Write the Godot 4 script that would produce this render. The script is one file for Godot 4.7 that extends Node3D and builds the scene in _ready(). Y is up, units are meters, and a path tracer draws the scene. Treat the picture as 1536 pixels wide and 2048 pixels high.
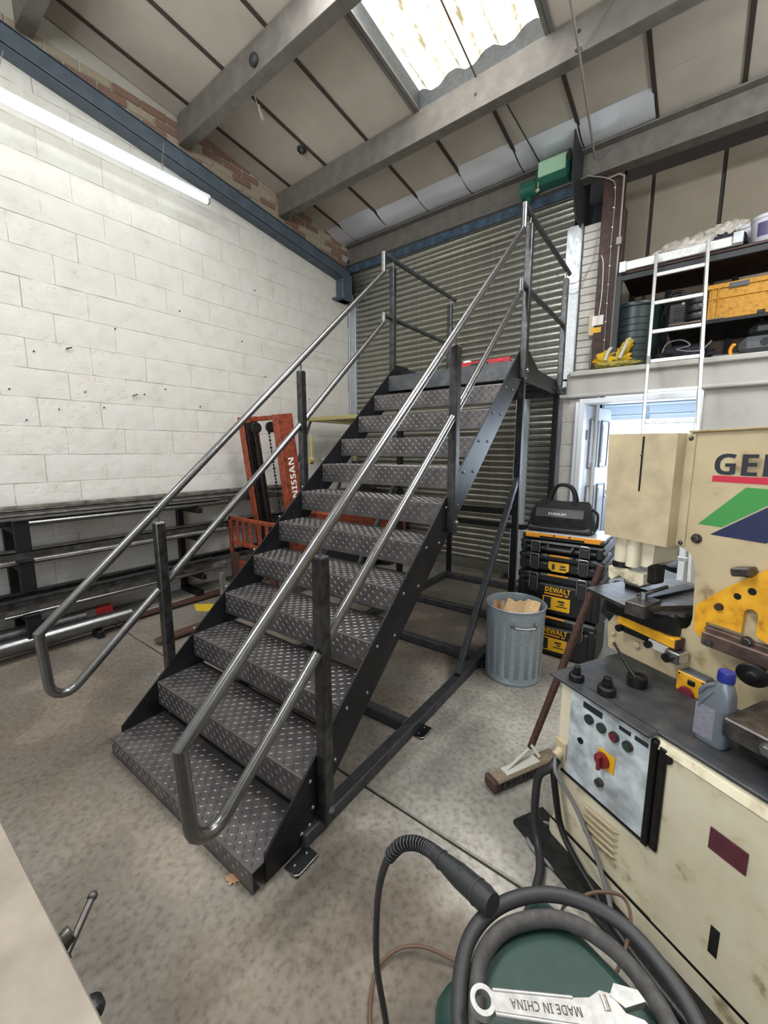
extends Node3D
# A metalworking shop: an industrial steel stair stands in front of a roller shutter. Units are metres, y is up.
# x runs to the right along the shutter, z runs out of the shutter towards the viewer; the camera stands over x = 0, z = 0.

var M := {}
var rng := RandomNumberGenerator.new()


class MB:
	# Collects triangles with their normals; front faces are given counter-clockwise seen from outside.
	var v := PackedVector3Array()
	var n := PackedVector3Array()

	func tri(a: Vector3, b: Vector3, c: Vector3) -> void:
		var m := (b - a).cross(c - a)
		if m.length_squared() < 1e-16:
			return
		m = m.normalized()
		v.append(a); v.append(c); v.append(b)
		n.append(m); n.append(m); n.append(m)

	func tri_n(a: Vector3, b: Vector3, c: Vector3, na: Vector3, nb: Vector3, nc: Vector3) -> void:
		v.append(a); v.append(c); v.append(b)
		n.append(na); n.append(nc); n.append(nb)

	func quad(a: Vector3, b: Vector3, c: Vector3, d: Vector3) -> void:
		tri(a, b, c)
		tri(a, c, d)

	func quad_n(a: Vector3, b: Vector3, c: Vector3, d: Vector3, na: Vector3, nb: Vector3, nc: Vector3, nd: Vector3) -> void:
		tri_n(a, b, c, na, nb, nc)
		tri_n(a, c, d, na, nc, nd)

	func box(c: Vector3, s: Vector3, bev := 0.0, bas := Basis()) -> MB:
		var h := s * 0.5
		if bev <= 0.0:
			var p := []
			for k in 8:
				p.append(c + bas * Vector3(h.x if k & 1 else -h.x, h.y if k & 2 else -h.y, h.z if k & 4 else -h.z))
			quad(p[4], p[5], p[7], p[6]); quad(p[1], p[0], p[2], p[3])
			quad(p[5], p[1], p[3], p[7]); quad(p[0], p[4], p[6], p[2])
			quad(p[6], p[7], p[3], p[2]); quad(p[0], p[1], p[5], p[4])
			return self
		var b := minf(bev, minf(h.x, minf(h.y, h.z)) * 0.95)
		# each corner has three points, one on each of its faces
		var q := {}
		for k in 8:
			var s3 := Vector3(1 if k & 1 else -1, 1 if k & 2 else -1, 1 if k & 4 else -1)
			for ax in 3:
				var w := h - Vector3(b, b, b)
				w[ax] = h[ax]
				q[k * 3 + ax] = c + bas * (w * s3)
		for ax in 3:
			var a1 := 1 << ((ax + 1) % 3)
			var a2 := 1 << ((ax + 2) % 3)
			var m := 1 << ax
			quad(q[m * 3 + ax], q[(m | a1) * 3 + ax], q[(m | a1 | a2) * 3 + ax], q[(m | a2) * 3 + ax])
			quad(q[ax], q[a2 * 3 + ax], q[(a1 | a2) * 3 + ax], q[a1 * 3 + ax])
			# edges parallel to axis ax
			var u := (ax + 1) % 3
			var w2 := (ax + 2) % 3
			for su in 2:
				for sw in 2:
					var base: int = (a1 if su else 0) | (a2 if sw else 0)
					var e0: Vector3 = q[base * 3 + u]
					var e1: Vector3 = q[(base | m) * 3 + u]
					var e2: Vector3 = q[(base | m) * 3 + w2]
					var e3: Vector3 = q[base * 3 + w2]
					if su == sw:
						quad(e0, e3, e2, e1)
						if false: pass
					else:
						quad(e0, e1, e2, e3)
		for k in 8:
			var par := (1 if k & 1 else 0) + (1 if k & 2 else 0) + (1 if k & 4 else 0)
			if par % 2 == 1:
				tri(q[k * 3], q[k * 3 + 1], q[k * 3 + 2])
			else:
				tri(q[k * 3], q[k * 3 + 2], q[k * 3 + 1])
		return self

	static func frame(d: Vector3) -> Basis:
		var up := Vector3.UP if absf(d.y) < 0.95 else Vector3.RIGHT
		var x := up.cross(d).normalized()
		return Basis(x, d.cross(x).normalized(), d)

	func cyl(a: Vector3, b: Vector3, r1: float, r2 := -1.0, seg := 14, cap := true) -> MB:
		if r2 < 0.0: r2 = r1
		var d := (b - a).normalized()
		var f := MB.frame(d)
		var slope := (r1 - r2) / maxf((b - a).length(), 1e-6)
		for i in seg:
			var t0 := TAU * i / seg
			var t1 := TAU * (i + 1) / seg
			var e0 := f.x * cos(t0) + f.y * sin(t0)
			var e1 := f.x * cos(t1) + f.y * sin(t1)
			var n0 := (e0 + d * slope).normalized()
			var n1 := (e1 + d * slope).normalized()
			quad_n(a + e0 * r1, a + e1 * r1, b + e1 * r2, b + e0 * r2, n0, n1, n1, n0)
			if cap:
				if r1 > 0.0: tri(a, a + e1 * r1, a + e0 * r1)
				if r2 > 0.0: tri(b, b + e0 * r2, b + e1 * r2)
		return self

	func pipe(a: Vector3, b: Vector3, r: float, ri: float, seg := 16) -> MB:
		# open tube with a wall
		var d := (b - a).normalized()
		var f := MB.frame(d)
		for i in seg:
			var t0 := TAU * i / seg
			var t1 := TAU * (i + 1) / seg
			var e0 := f.x * cos(t0) + f.y * sin(t0)
			var e1 := f.x * cos(t1) + f.y * sin(t1)
			quad_n(a + e0 * r, a + e1 * r, b + e1 * r, b + e0 * r, e0, e1, e1, e0)
			quad_n(a + e1 * ri, a + e0 * ri, b + e0 * ri, b + e1 * ri, -e1, -e0, -e0, -e1)
			quad(b + e0 * r, b + e1 * r, b + e1 * ri, b + e0 * ri)
			quad(a + e1 * r, a + e0 * r, a + e0 * ri, a + e1 * ri)
		return self

	func tube(pts: Array, r, seg := 10, cap := true) -> MB:
		# swept tube, mitred at sharp bends; r is one radius or one per point
		var k := pts.size()
		var d := []
		for i in k - 1:
			d.append(((pts[i + 1] as Vector3) - (pts[i] as Vector3)).normalized())
		var f := MB.frame(d[0])
		var rings := []
		for i in k:
			var din: Vector3 = d[maxi(i - 1, 0)]
			var dout: Vector3 = d[mini(i, k - 2)]
			var rad: float = r[i] if r is Array else r
			if i > 0 and i < k - 1:
				var m := (din + dout).normalized()
				var ring := []
				for j in seg:
					var t := TAU * j / seg
					var o := f.x * cos(t) + f.y * sin(t)
					ring.append([o, o - din * (o.dot(m) / maxf(din.dot(m), 0.2))])
				# turn the frame
				var ax := din.cross(dout)
				if ax.length() > 1e-5:
					var rot := Basis(ax.normalized(), din.angle_to(dout))
					f = rot * f
				var sharp := din.dot(dout) < 0.8
				var ra := []
				var rb := []
				for j in seg:
					var t := TAU * j / seg
					var o2 := f.x * cos(t) + f.y * sin(t)
					var p: Vector3 = (pts[i] as Vector3) + ring[j][1] * rad
					if sharp:
						ra.append([p, ring[j][0]]); rb.append([p, o2])
					else:
						ra.append([p, ((ring[j][0] as Vector3) + o2).normalized()])
				rings.append(ra)
				if sharp:
					rings.append(null)
					rings.append(rb)
			else:
				var ra2 := []
				for j in seg:
					var t := TAU * j / seg
					var o := f.x * cos(t) + f.y * sin(t)
					ra2.append([(pts[i] as Vector3) + o * rad, o])
				rings.append(ra2)
		for i in rings.size() - 1:
			if rings[i] == null or rings[i + 1] == null: continue
			for j in seg:
				var j2 := (j + 1) % seg
				var A = rings[i][j]; var B = rings[i][j2]; var C = rings[i + 1][j2]; var D = rings[i + 1][j]
				quad_n(A[0], B[0], C[0], D[0], A[1], B[1], C[1], D[1])
		if cap:
			var r0 = rings[0]
			var r1 = rings[rings.size() - 1]
			for j in seg:
				var j2 := (j + 1) % seg
				tri(pts[0], r0[j2][0], r0[j][0])
				tri(pts[k - 1], r1[j][0], r1[j2][0])
		return self

	func lathe(prof: Array, seg := 24, xf := Transform3D(), flat := false) -> MB:
		# profile of Vector2(radius, height), going up the outside
		var nn := []
		for i in prof.size():
			var a: Vector2 = prof[maxi(i - 1, 0)]
			var b: Vector2 = prof[mini(i + 1, prof.size() - 1)]
			var t := (b - a)
			nn.append(Vector2(t.y, -t.x).normalized())
		for i in prof.size() - 1:
			var p: Vector2 = prof[i]
			var q: Vector2 = prof[i + 1]
			var fl := Vector2((q - p).y, -(q - p).x).normalized()
			var n0: Vector2 = nn[i] if nn[i].dot(fl) > 0.75 and not flat else fl
			var n1: Vector2 = nn[i + 1] if nn[i + 1].dot(fl) > 0.75 and not flat else fl
			for j in seg:
				var t0 := TAU * j / seg
				var t1 := TAU * (j + 1) / seg
				var e0 := Vector3(cos(t0), 0, -sin(t0))
				var e1 := Vector3(cos(t1), 0, -sin(t1))
				var b := xf.basis
				quad_n(xf * (e0 * p.x + Vector3.UP * p.y), xf * (e1 * p.x + Vector3.UP * p.y), xf * (e1 * q.x + Vector3.UP * q.y), xf * (e0 * q.x + Vector3.UP * q.y),
					b * (e0 * n0.x + Vector3.UP * n0.y), b * (e1 * n0.x + Vector3.UP * n0.y), b * (e1 * n1.x + Vector3.UP * n1.y), b * (e0 * n1.x + Vector3.UP * n1.y))
		return self

	func prism(poly: Array, z0: float, z1: float, xf := Transform3D()) -> MB:
		# a polygon in x, y extruded along z
		var pv := PackedVector2Array()
		for p in poly: pv.append(p)
		var area := 0.0
		for i in pv.size():
			var a := pv[i]; var b := pv[(i + 1) % pv.size()]
			area += a.x * b.y - b.x * a.y
		if area < 0.0: pv.reverse()
		var ix := Geometry2D.triangulate_polygon(pv)
		for t in range(0, ix.size(), 3):
			var a := pv[ix[t]]; var b := pv[ix[t + 1]]; var c := pv[ix[t + 2]]
			if (b - a).cross(c - a) < 0.0:
				var s := b; b = c; c = s
			tri(xf * Vector3(a.x, a.y, z1), xf * Vector3(b.x, b.y, z1), xf * Vector3(c.x, c.y, z1))
			tri(xf * Vector3(a.x, a.y, z0), xf * Vector3(c.x, c.y, z0), xf * Vector3(b.x, b.y, z0))
		for i in pv.size():
			var a := pv[i]; var b := pv[(i + 1) % pv.size()]
			quad(xf * Vector3(a.x, a.y, z0), xf * Vector3(b.x, b.y, z0), xf * Vector3(b.x, b.y, z1), xf * Vector3(a.x, a.y, z1))
		return self

	func ball(c: Vector3, r: Vector3, seg := 14, rows := 8) -> MB:
		for i in rows:
			for j in seg:
				var p := []
				for k in [[0, 0], [0, 1], [1, 1], [1, 0]]:
					var th: float = PI * (i + k[0]) / rows
					var ph: float = TAU * (j + k[1]) / seg
					p.append(Vector3(sin(th) * cos(ph), cos(th), -sin(th) * sin(ph)))
				var nv := []
				for q in p: nv.append((q / r).normalized())
				quad_n(c + p[3] * r, c + p[2] * r, c + p[1] * r, c + p[0] * r, nv[3], nv[2], nv[1], nv[0])
		return self

	func hexa(c: Vector3, d: Vector3, r: float, h: float) -> MB:
		# hexagon bolt head on a washer
		cyl(c, c + d * h * 0.2, r * 1.3, r * 1.3, 14)
		var f := MB.frame(d)
		for i in 6:
			var e0 := f.x * cos(TAU * i / 6) + f.y * sin(TAU * i / 6)
			var e1 := f.x * cos(TAU * (i + 1) / 6) + f.y * sin(TAU * (i + 1) / 6)
			var a := c + d * h * 0.2
			var b := c + d * h
			quad(a + e0 * r, a + e1 * r, b + e1 * r, b + e0 * r)
			quad(b + e0 * r, b + e1 * r, b + d * h * 0.12 + e1 * r * 0.8, b + d * h * 0.12 + e0 * r * 0.8)
			tri(b + d * h * 0.12, b + d * h * 0.12 + e0 * r * 0.8, b + d * h * 0.12 + e1 * r * 0.8)
		return self

	func dome(c: Vector3, d: Vector3, r: float, h: float, seg := 8) -> MB:
		var f := MB.frame(d)
		for i in seg:
			var e0 := f.x * cos(TAU * i / seg) + f.y * sin(TAU * i / seg)
			var e1 := f.x * cos(TAU * (i + 1) / seg) + f.y * sin(TAU * (i + 1) / seg)
			quad_n(c + e0 * r, c + e1 * r, c + e1 * r * 0.7 + d * h * 0.75, c + e0 * r * 0.7 + d * h * 0.75, e0, e1, (e1 + d).normalized(), (e0 + d).normalized())
			tri_n(c + e0 * r * 0.7 + d * h * 0.75, c + e1 * r * 0.7 + d * h * 0.75, c + d * h, (e0 + d).normalized(), (e1 + d).normalized(), d)
		return self

	func add(o: MB, xf := Transform3D()) -> MB:
		for i in o.v.size():
			v.append(xf * o.v[i])
			n.append((xf.basis * o.n[i]).normalized())
		return self

	func mesh() -> ArrayMesh:
		var arr := []
		arr.resize(Mesh.ARRAY_MAX)
		arr[Mesh.ARRAY_VERTEX] = v
		arr[Mesh.ARRAY_NORMAL] = n
		var am := ArrayMesh.new()
		am.add_surface_from_arrays(Mesh.PRIMITIVE_TRIANGLES, arr)
		return am


func obj(called: String, m, mat: Material, parent: Node3D = self, at := Transform3D()) -> MeshInstance3D:
	var o := MeshInstance3D.new()
	o.name = called
	o.mesh = (m as MB).mesh() if m is MB else m
	o.material_override = mat
	o.transform = at
	parent.add_child(o, true)
	return o


func tag(o: Node3D, label: String, category := "", group := "", kind := "") -> Node3D:
	o.set_meta("label", label)
	if category: o.set_meta("category", category)
	if group: o.set_meta("group", group)
	if kind: o.set_meta("kind", kind)
	return o


func thing(called: String, label: String, category: String, at := Vector3.ZERO, turn := 0.0, group := "") -> Node3D:
	var o := Node3D.new()
	o.name = called
	add_child(o, true)
	o.position = at
	o.rotation.y = turn
	tag(o, label, category, group)
	return o


func struct(called: String, m, mat: Material, label: String, category: String) -> Node3D:
	var o: Node3D
	if m == null:
		o = Node3D.new(); o.name = called; add_child(o, true)
	else:
		o = obj(called, m, mat)
	return tag(o, label, category, "", "structure")


func copy(o: Node3D, label: String, at: Vector3, turn := 0.0) -> Node3D:
	var c: Node3D = o.duplicate()
	c.name = o.name
	add_child(c, true)
	c.position = at
	c.rotation.y = turn
	c.set_meta("label", label)
	return c


func noise_tex(seed_: int, freq: float, oct: int, colors: Array, offs: Array, size := 512, type := FastNoiseLite.TYPE_SIMPLEX_SMOOTH) -> NoiseTexture2D:
	var f := FastNoiseLite.new()
	f.seed = seed_; f.frequency = freq; f.noise_type = type
	f.fractal_type = FastNoiseLite.FRACTAL_FBM; f.fractal_octaves = oct; f.fractal_gain = 0.55
	var t := NoiseTexture2D.new()
	t.width = size; t.height = size; t.seamless = true; t.noise = f; t.normalize = true
	var g := Gradient.new()
	g.offsets = PackedFloat32Array(offs)
	var cc := PackedColorArray()
	for c in colors: cc.append(Color(c) if c is String else c)
	g.colors = cc
	t.color_ramp = g
	return t


func mat(called: String, col, rough := 0.6, metal := 0.0, tex: Texture2D = null, scale := 1.0, world := false) -> StandardMaterial3D:
	var m := StandardMaterial3D.new()
	m.resource_name = called
	m.albedo_color = Color(col) if col is String else col
	m.roughness = rough
	m.metallic = metal
	if tex or scale != 1.0:
		m.uv1_triplanar = true
		m.uv1_world_triplanar = world
		m.uv1_scale = Vector3.ONE * scale
	if tex: m.albedo_texture = tex
	M[called] = m
	return m


func bump(m: StandardMaterial3D, tex: Texture2D, depth_cm: float) -> void:
	m.heightmap_enabled = true
	m.heightmap_texture = tex
	m.heightmap_scale = depth_cm


func rough_map(m: StandardMaterial3D, tex: Texture2D, most := 1.0) -> void:
	m.roughness = most
	m.roughness_texture = tex
	m.roughness_texture_channel = BaseMaterial3D.TEXTURE_CHANNEL_GREEN


func text(called: String, s: String, size: float, depth: float, mt: Material, parent: Node3D, at: Transform3D, bold := true, stretch := 1.0) -> MeshInstance3D:
	var f := SystemFont.new()
	f.font_names = PackedStringArray(["Droid Sans"])
	f.font_weight = 700 if bold else 400
	var t := TextMesh.new()
	t.font = f
	t.text = s
	t.font_size = 64
	t.pixel_size = size / 64.0 * 1.38
	t.depth = depth
	t.curve_step = 2.0
	t.horizontal_alignment = HORIZONTAL_ALIGNMENT_LEFT
	t.vertical_alignment = VERTICAL_ALIGNMENT_CENTER
	var o := MeshInstance3D.new()
	o.name = called
	o.mesh = t
	o.material_override = mt
	o.transform = at * Transform3D(Basis().scaled(Vector3(stretch, 1, 1)), Vector3.ZERO)
	parent.add_child(o, true)
	return o


func bez(pts: Array, steps := 8) -> Array:
	# a smooth line through the points
	var c := []
	var k := pts.size()
	for i in k - 1:
		var p0: Vector3 = pts[maxi(i - 1, 0)]
		var p1: Vector3 = pts[i]
		var p2: Vector3 = pts[i + 1]
		var p3: Vector3 = pts[mini(i + 2, k - 1)]
		for s in steps:
			c.append(p1.cubic_interpolate(p2, p0, p3, float(s) / steps))
	c.append(pts[k - 1])
	return c


func V(x: float, y: float, z: float) -> Vector3:
	return Vector3(x, y, z)


func rod(a: Vector3, b: Vector3, s: Vector2) -> MB:
	# square bar from a to b, s is its section
	var d := (b - a).normalized()
	return MB.new().box((a + b) * 0.5, Vector3(s.x, s.y, (b - a).length()), 0.003, MB.frame(d))


func _ready() -> void:
	rng.seed = 7
	# ---- camera, sky, lights, exposure
	var cam := Camera3D.new()
	cam.name = "camera"
	cam.fov = 102.8
	cam.near = 0.02
	cam.position = V(0, 1.5266, 0)
	cam.rotation = Vector3(-0.15085, 0.6556, 0.0)
	add_child(cam)
	cam.current = true
	var env := Environment.new()
	env.background_mode = Environment.BG_SKY
	var sky := Sky.new()
	var ps := ProceduralSkyMaterial.new()
	ps.sky_top_color = Color(0.55, 0.68, 0.9)
	ps.sky_horizon_color = Color(0.85, 0.9, 0.97)
	sky.sky_material = ps
	env.sky = sky
	env.tonemap_mode = Environment.TONE_MAPPER_LINEAR
	env.tonemap_exposure = 1.08
	env.sdfgi_enabled = true
	env.ssao_enabled = true
	env.ssil_enabled = true
	var we := WorldEnvironment.new()
	we.name = "environment"
	we.environment = env
	add_child(we)
	# daylight: skylight in view, office window; added fill: two unseen skylights, loading door
	area_light("skylight_glow", V(-1.73, lining(-2.36) + 0.11, -2.36), Vector2(1.1, 2.25), 15.0, Color(0.985, 0.99, 1.0), Vector3(-PI / 2 + 0.12, 0, 0))
	area_light("added_side_skylight", V(1.16, lining(-2.36) + 0.11, -2.36), Vector2(1.1, 2.25), 17.0, Color(0.985, 0.99, 1.0), Vector3(-PI / 2 + 0.12, 0, 0))
	area_light("added_rear_skylight", V(-1.73, lining(1.17) + 0.11, 1.17), Vector2(1.1, 2.25), 14.0, Color(0.985, 0.99, 1.0), Vector3(-PI / 2 + 0.12, 0, 0))
	area_light("added_door_fill", V(-0.4, 1.75, 3.95), Vector2(4.2, 3.3), 15.0, Color(0.98, 0.99, 1.0), Vector3.ZERO)  # broad fill light set in an invented door opening
	area_light("office_window_glow", V(-0.45, 1.45, -6.7), Vector2(1.3, 0.9), 4.0, Color(0.86, 0.93, 1.0), Vector3(0, PI, 0))

	materials()
	setting()
	roof()
	partition()
	shutter()
	staircase()
	ironworker()
	steel_rack()
	forklift()
	lighting_fittings()
	tool_boxes()
	mezzanine()
	ladder()
	bin_and_broom()
	foreground()
	small_things()
	person()


func area_light(called: String, at: Vector3, size: Vector2, energy: float, col: Color, rot: Vector3) -> void:
	var l := AreaLight3D.new()
	l.name = called
	l.area_size = size
	l.light_energy = energy
	l.light_color = col
	l.shadow_enabled = true
	l.position = at
	l.rotation = rot
	l.set("area_range", 14.0)
	l.set("area_attenuation", 2.0)
	add_child(l)


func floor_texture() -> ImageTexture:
	# eight metres of floor: pale worn concrete with brown oil stains, grey scuffs and specks; patches also carry painted brightness
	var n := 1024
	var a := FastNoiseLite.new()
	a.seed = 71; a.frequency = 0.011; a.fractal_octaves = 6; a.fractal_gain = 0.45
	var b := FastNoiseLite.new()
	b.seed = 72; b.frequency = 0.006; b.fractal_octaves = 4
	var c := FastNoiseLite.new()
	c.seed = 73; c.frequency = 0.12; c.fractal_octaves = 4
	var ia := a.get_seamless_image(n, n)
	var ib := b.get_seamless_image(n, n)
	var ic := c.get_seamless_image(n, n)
	# stains, mixed with painted light and dark of the floor: centre x, z, radius, strength (brown), strength (pale)
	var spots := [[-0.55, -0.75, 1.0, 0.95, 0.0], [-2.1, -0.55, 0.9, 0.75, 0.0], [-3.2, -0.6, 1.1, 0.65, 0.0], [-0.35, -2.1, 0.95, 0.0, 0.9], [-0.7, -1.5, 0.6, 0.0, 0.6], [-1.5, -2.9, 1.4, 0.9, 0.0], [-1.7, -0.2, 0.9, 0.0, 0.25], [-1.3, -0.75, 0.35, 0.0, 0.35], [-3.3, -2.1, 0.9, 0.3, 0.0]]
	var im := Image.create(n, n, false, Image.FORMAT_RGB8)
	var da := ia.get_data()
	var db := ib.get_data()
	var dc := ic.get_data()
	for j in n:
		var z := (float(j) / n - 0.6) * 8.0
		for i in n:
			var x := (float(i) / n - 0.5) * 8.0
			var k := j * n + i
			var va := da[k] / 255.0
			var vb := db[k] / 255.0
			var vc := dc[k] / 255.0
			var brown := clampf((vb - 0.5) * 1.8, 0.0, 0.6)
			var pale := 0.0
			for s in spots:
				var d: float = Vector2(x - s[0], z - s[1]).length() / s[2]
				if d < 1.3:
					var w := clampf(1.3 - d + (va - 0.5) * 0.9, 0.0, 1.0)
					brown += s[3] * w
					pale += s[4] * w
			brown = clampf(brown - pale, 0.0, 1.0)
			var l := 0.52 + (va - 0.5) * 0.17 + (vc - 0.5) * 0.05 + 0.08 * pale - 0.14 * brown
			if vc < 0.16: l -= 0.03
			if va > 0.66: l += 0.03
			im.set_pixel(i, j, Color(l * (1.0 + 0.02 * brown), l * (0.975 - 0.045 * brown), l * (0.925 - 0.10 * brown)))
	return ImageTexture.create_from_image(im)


func sheet_texture() -> ImageTexture:
	# moss and dust lying in the hollows of the sheet; one corrugation across, running down the slope
	var f := FastNoiseLite.new()
	f.seed = 61; f.frequency = 0.03; f.fractal_octaves = 5
	var w := 256
	var h := 1024
	var im := Image.create(w, h, false, Image.FORMAT_RGB8)
	for j in h:
		for i in w:
			var u := float(i) / w
			var e := minf(absf(u - 0.24), absf(u - 0.76))
			var band := clampf(1.0 - e / 0.1, 0.0, 1.0)
			var low := clampf(1.0 - absf(u - 0.5) / 0.2, 0.0, 1.0)
			var g := f.get_noise_2d(i * 1.2, j * 0.28)
			var s := f.get_noise_2d(i * 3.0 + 900.0, j * 2.0)
			var d := clampf(band * (0.35 + 1.2 * g) + low * (0.1 + 0.5 * g) + maxf(0.0, s - 0.3) * 0.9 * (0.3 + band), 0.0, 1.0)
			im.set_pixel(i, j, Color(1.0, 0.995, 0.97).lerp(Color(0.30, 0.26, 0.12), minf(1.0, d * 1.5)))
	return ImageTexture.create_from_image(im)


func materials() -> void:
	var fine := noise_tex(3, 0.02, 5, ["#d2d2d2", "#ffffff"], [0.0, 1.0])
	var grain := noise_tex(5, 0.06, 4, ["#000000", "#ffffff"], [0.2, 0.8])
	var pits := noise_tex(9, 0.035, 4, ["#000000", "#dddddd", "#ffffff"], [0.0, 0.36, 1.0])
	var patch := noise_tex(11, 0.0045, 8, ["#6f675d", "#857b70", "#8d877d", "#979288", "#a8a399"], [0.08, 0.34, 0.5, 0.66, 0.95], 1024)
	var speck := noise_tex(13, 0.03, 6, ["#c6c0b9", "#e6e4e0", "#f4f3f1", "#ffffff"], [0.12, 0.36, 0.6, 0.9], 1024)
	var wear := noise_tex(17, 0.012, 5, ["#a8a8a8", "#d6d6d6", "#ffffff"], [0.15, 0.5, 0.85])
	var scale_steel := noise_tex(19, 0.009, 6, ["#4c4e52", "#54565a", "#5d5e60", "#6b6967"], [0.1, 0.42, 0.65, 0.95])
	var galv := noise_tex(23, 0.03, 3, ["#a3a6a8", "#b0b3b5", "#bbbdbe"], [0.1, 0.5, 0.9], 512, FastNoiseLite.TYPE_CELLULAR)
	var paint := noise_tex(29, 0.012, 5, ["#d3ccc2", "#dedad3", "#e3e0da", "#e6e4df"], [0.04, 0.24, 0.55, 1.0])
	var dirt := noise_tex(31, 0.006, 8, ["#9a8e74", "#cfc2a3", "#dad0b4", "#ded5ba", "#e2dac2"], [0.1, 0.24, 0.36, 0.6, 0.95], 1024)
	var rusty := noise_tex(37, 0.02, 5, ["#33221c", "#4a3027", "#5d4033"], [0.1, 0.5, 0.95])
	var orange := noise_tex(41, 0.018, 5, ["#4c241a", "#7a3722", "#8f4127", "#9d4a2d"], [0.1, 0.35, 0.6, 0.95])
	var yell := noise_tex(43, 0.014, 5, ["#a06f14", "#cf9420", "#dca024", "#e3aa33"], [0.08, 0.34, 0.6, 0.95])
	var board := noise_tex(47, 0.01, 4, ["#b3aa9e", "#b9b0a4", "#beb5a9"], [0.1, 0.5, 0.9])
	var dark_top := noise_tex(53, 0.012, 5, ["#303134", "#3a3b3e", "#434344", "#565452"], [0.1, 0.45, 0.7, 0.97])

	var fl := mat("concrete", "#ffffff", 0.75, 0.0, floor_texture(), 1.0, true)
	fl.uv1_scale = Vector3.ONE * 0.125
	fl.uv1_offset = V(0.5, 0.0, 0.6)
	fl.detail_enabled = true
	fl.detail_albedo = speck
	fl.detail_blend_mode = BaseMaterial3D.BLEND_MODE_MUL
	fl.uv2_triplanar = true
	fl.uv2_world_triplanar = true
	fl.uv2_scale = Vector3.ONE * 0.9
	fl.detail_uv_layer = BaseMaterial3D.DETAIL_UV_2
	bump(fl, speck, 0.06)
	var wp := mat("white_block", Color(0.895, 0.89, 0.88), 0.75, 0.0, paint, 0.7, true)
	bump(wp, pits, 0.35)
	mat("white_block_b", Color(0.9, 0.89, 0.88), 0.75, 0.0, paint, 0.9, true)
	bump(M.white_block_b, pits, 0.45)
	mat("mortar", "#cbc7c0", 0.85, 0.0, paint, 0.7, true)
	mat("white_wall", "#c8c7c5", 0.7, 0.0, paint, 0.4, true)
	mat("office_white", "#dfe6ee", 0.7)
	mat("door_white", "#e4e8ee", 0.45)
	mat("board", "#ffffff", 0.75, 0.0, board, 0.5, true)
	mat("board_dim", "#d0cabf", 0.75, 0.0, board, 0.5, true)  # roof boards copied darker, dim light of the storage wall painted in
	mat("foil", "#e4e7ee", 0.25, 0.35)
	mat("roof_strip", "#3a342f", 0.6)
	mat("purlin", "#7f7a73", 0.55, 0.2, fine, 0.6, true)
	mat("rafter_blue", "#56616c", 0.55, 0.1, fine, 0.6, true)
	mat("eaves_blue", "#4e6478", 0.6, 0.1, wear, 1.2, true)
	mat("red_brick", "#97786a", 0.85, 0.0, paint, 1.5, true)
	mat("cream_brick", "#b7aa98", 0.85, 0.0, paint, 1.5, true)
	mat("dark_paint", "#2c2e30", 0.6, 0.1)
	mat("steel", "#ffffff", 0.42, 0.75, scale_steel, 1.6)
	rough_map(M.steel, wear, 0.55)
	mat("stringer", Color(0.52, 0.52, 0.53), 0.42, 0.7, scale_steel, 1.2)
	mat("tread", "#ffffff", 0.38, 0.8, scale_steel, 1.3)
	M.tread.albedo_color = Color(1.16, 1.10, 1.06)
	mat("rail", "#868686", 0.27, 0.92, fine, 2.0)
	mat("post", "#5a5a5b", 0.3, 0.85, wear, 2.0)
	mat("black_steel", "#161719", 0.5, 0.35, wear, 2.0)
	mat("bolt", "#8b8d8e", 0.35, 0.9)
	mat("galv", "#ffffff", 0.42, 0.85, galv, 2.0)
	rough_map(M.galv, wear, 0.5)
	mat("galv_bin", "#d6e0e5", 0.42, 0.35, galv, 3.0)
	mat("closure", "#5d6062", 0.6, 0.2, fine, 2.0)  # dark grey paints in the backlit shade of the closures
	mat("slat", "#b4b3a9", 0.28, 0.85, fine, 2.0)
	mat("alu", "#dcdcd8", 0.4, 0.6, fine, 3.0)
	mat("bar_steel", "#a39d95", 0.42, 0.6, wear, 1.5)
	mat("bar_dark", "#5b5957", 0.45, 0.6, wear, 1.5)
	mat("brown_steel", "#6d5850", 0.5, 0.4, wear, 2.0)
	mat("bulb_glass", Color(0.75, 0.85, 0.9, 0.5), 0.1)
	M.bulb_glass.transparency = BaseMaterial3D.TRANSPARENCY_ALPHA
	mat("plate_tan", Color(0.84, 0.80, 0.74), 0.42, 0.0, dirt, 0.8)
	mat("orange", "#ffffff", 0.5, 0.05, orange, 1.6)
	mat("mast_dark", "#2b2624", 0.5, 0.4, wear, 2.0)
	mat("olive", "#a39a63", 0.6, 0.0, fine, 2.0)
	mat("white_print", "#e9e3dc", 0.6)
	var cr := mat("cream", "#ffffff", 0.42, 0.0, dirt, 1.1)
	rough_map(cr, wear, 0.6)
	mat("cream_clean", "#c8b795", 0.4, 0.0, fine, 0.7)
	mat("cream_dark", "#b5a98e", 0.5, 0.0, dirt, 1.5)  # darker cream, for the cap strip
	mat("panel_grey", "#dde6ea", 0.42, 0.0, wear, 1.2)
	mat("table_black", "#ffffff", 0.5, 0.2, dark_top, 1.4)
	mat("tool_steel", "#6a6663", 0.4, 0.75, wear, 3.0)
	mat("tool_dark", "#2b2a2a", 0.45, 0.5, wear, 3.0)
	mat("yellow", "#ffffff", 0.45, 0.0, yell, 2.0)
	mat("print_black", "#23262e", 0.5)
	mat("print_red", "#b8273f", 0.5)
	mat("print_green", "#3f8a45", 0.5)
	mat("print_blue", "#23284a", 0.5)
	mat("maroon", "#64303a", 0.6, 0.0, fine, 4.0)
	mat("switch_red", "#7d2426", 0.4)
	mat("button_green", "#2c4438", 0.4)
	mat("button_red", "#6a2430", 0.4)
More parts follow.
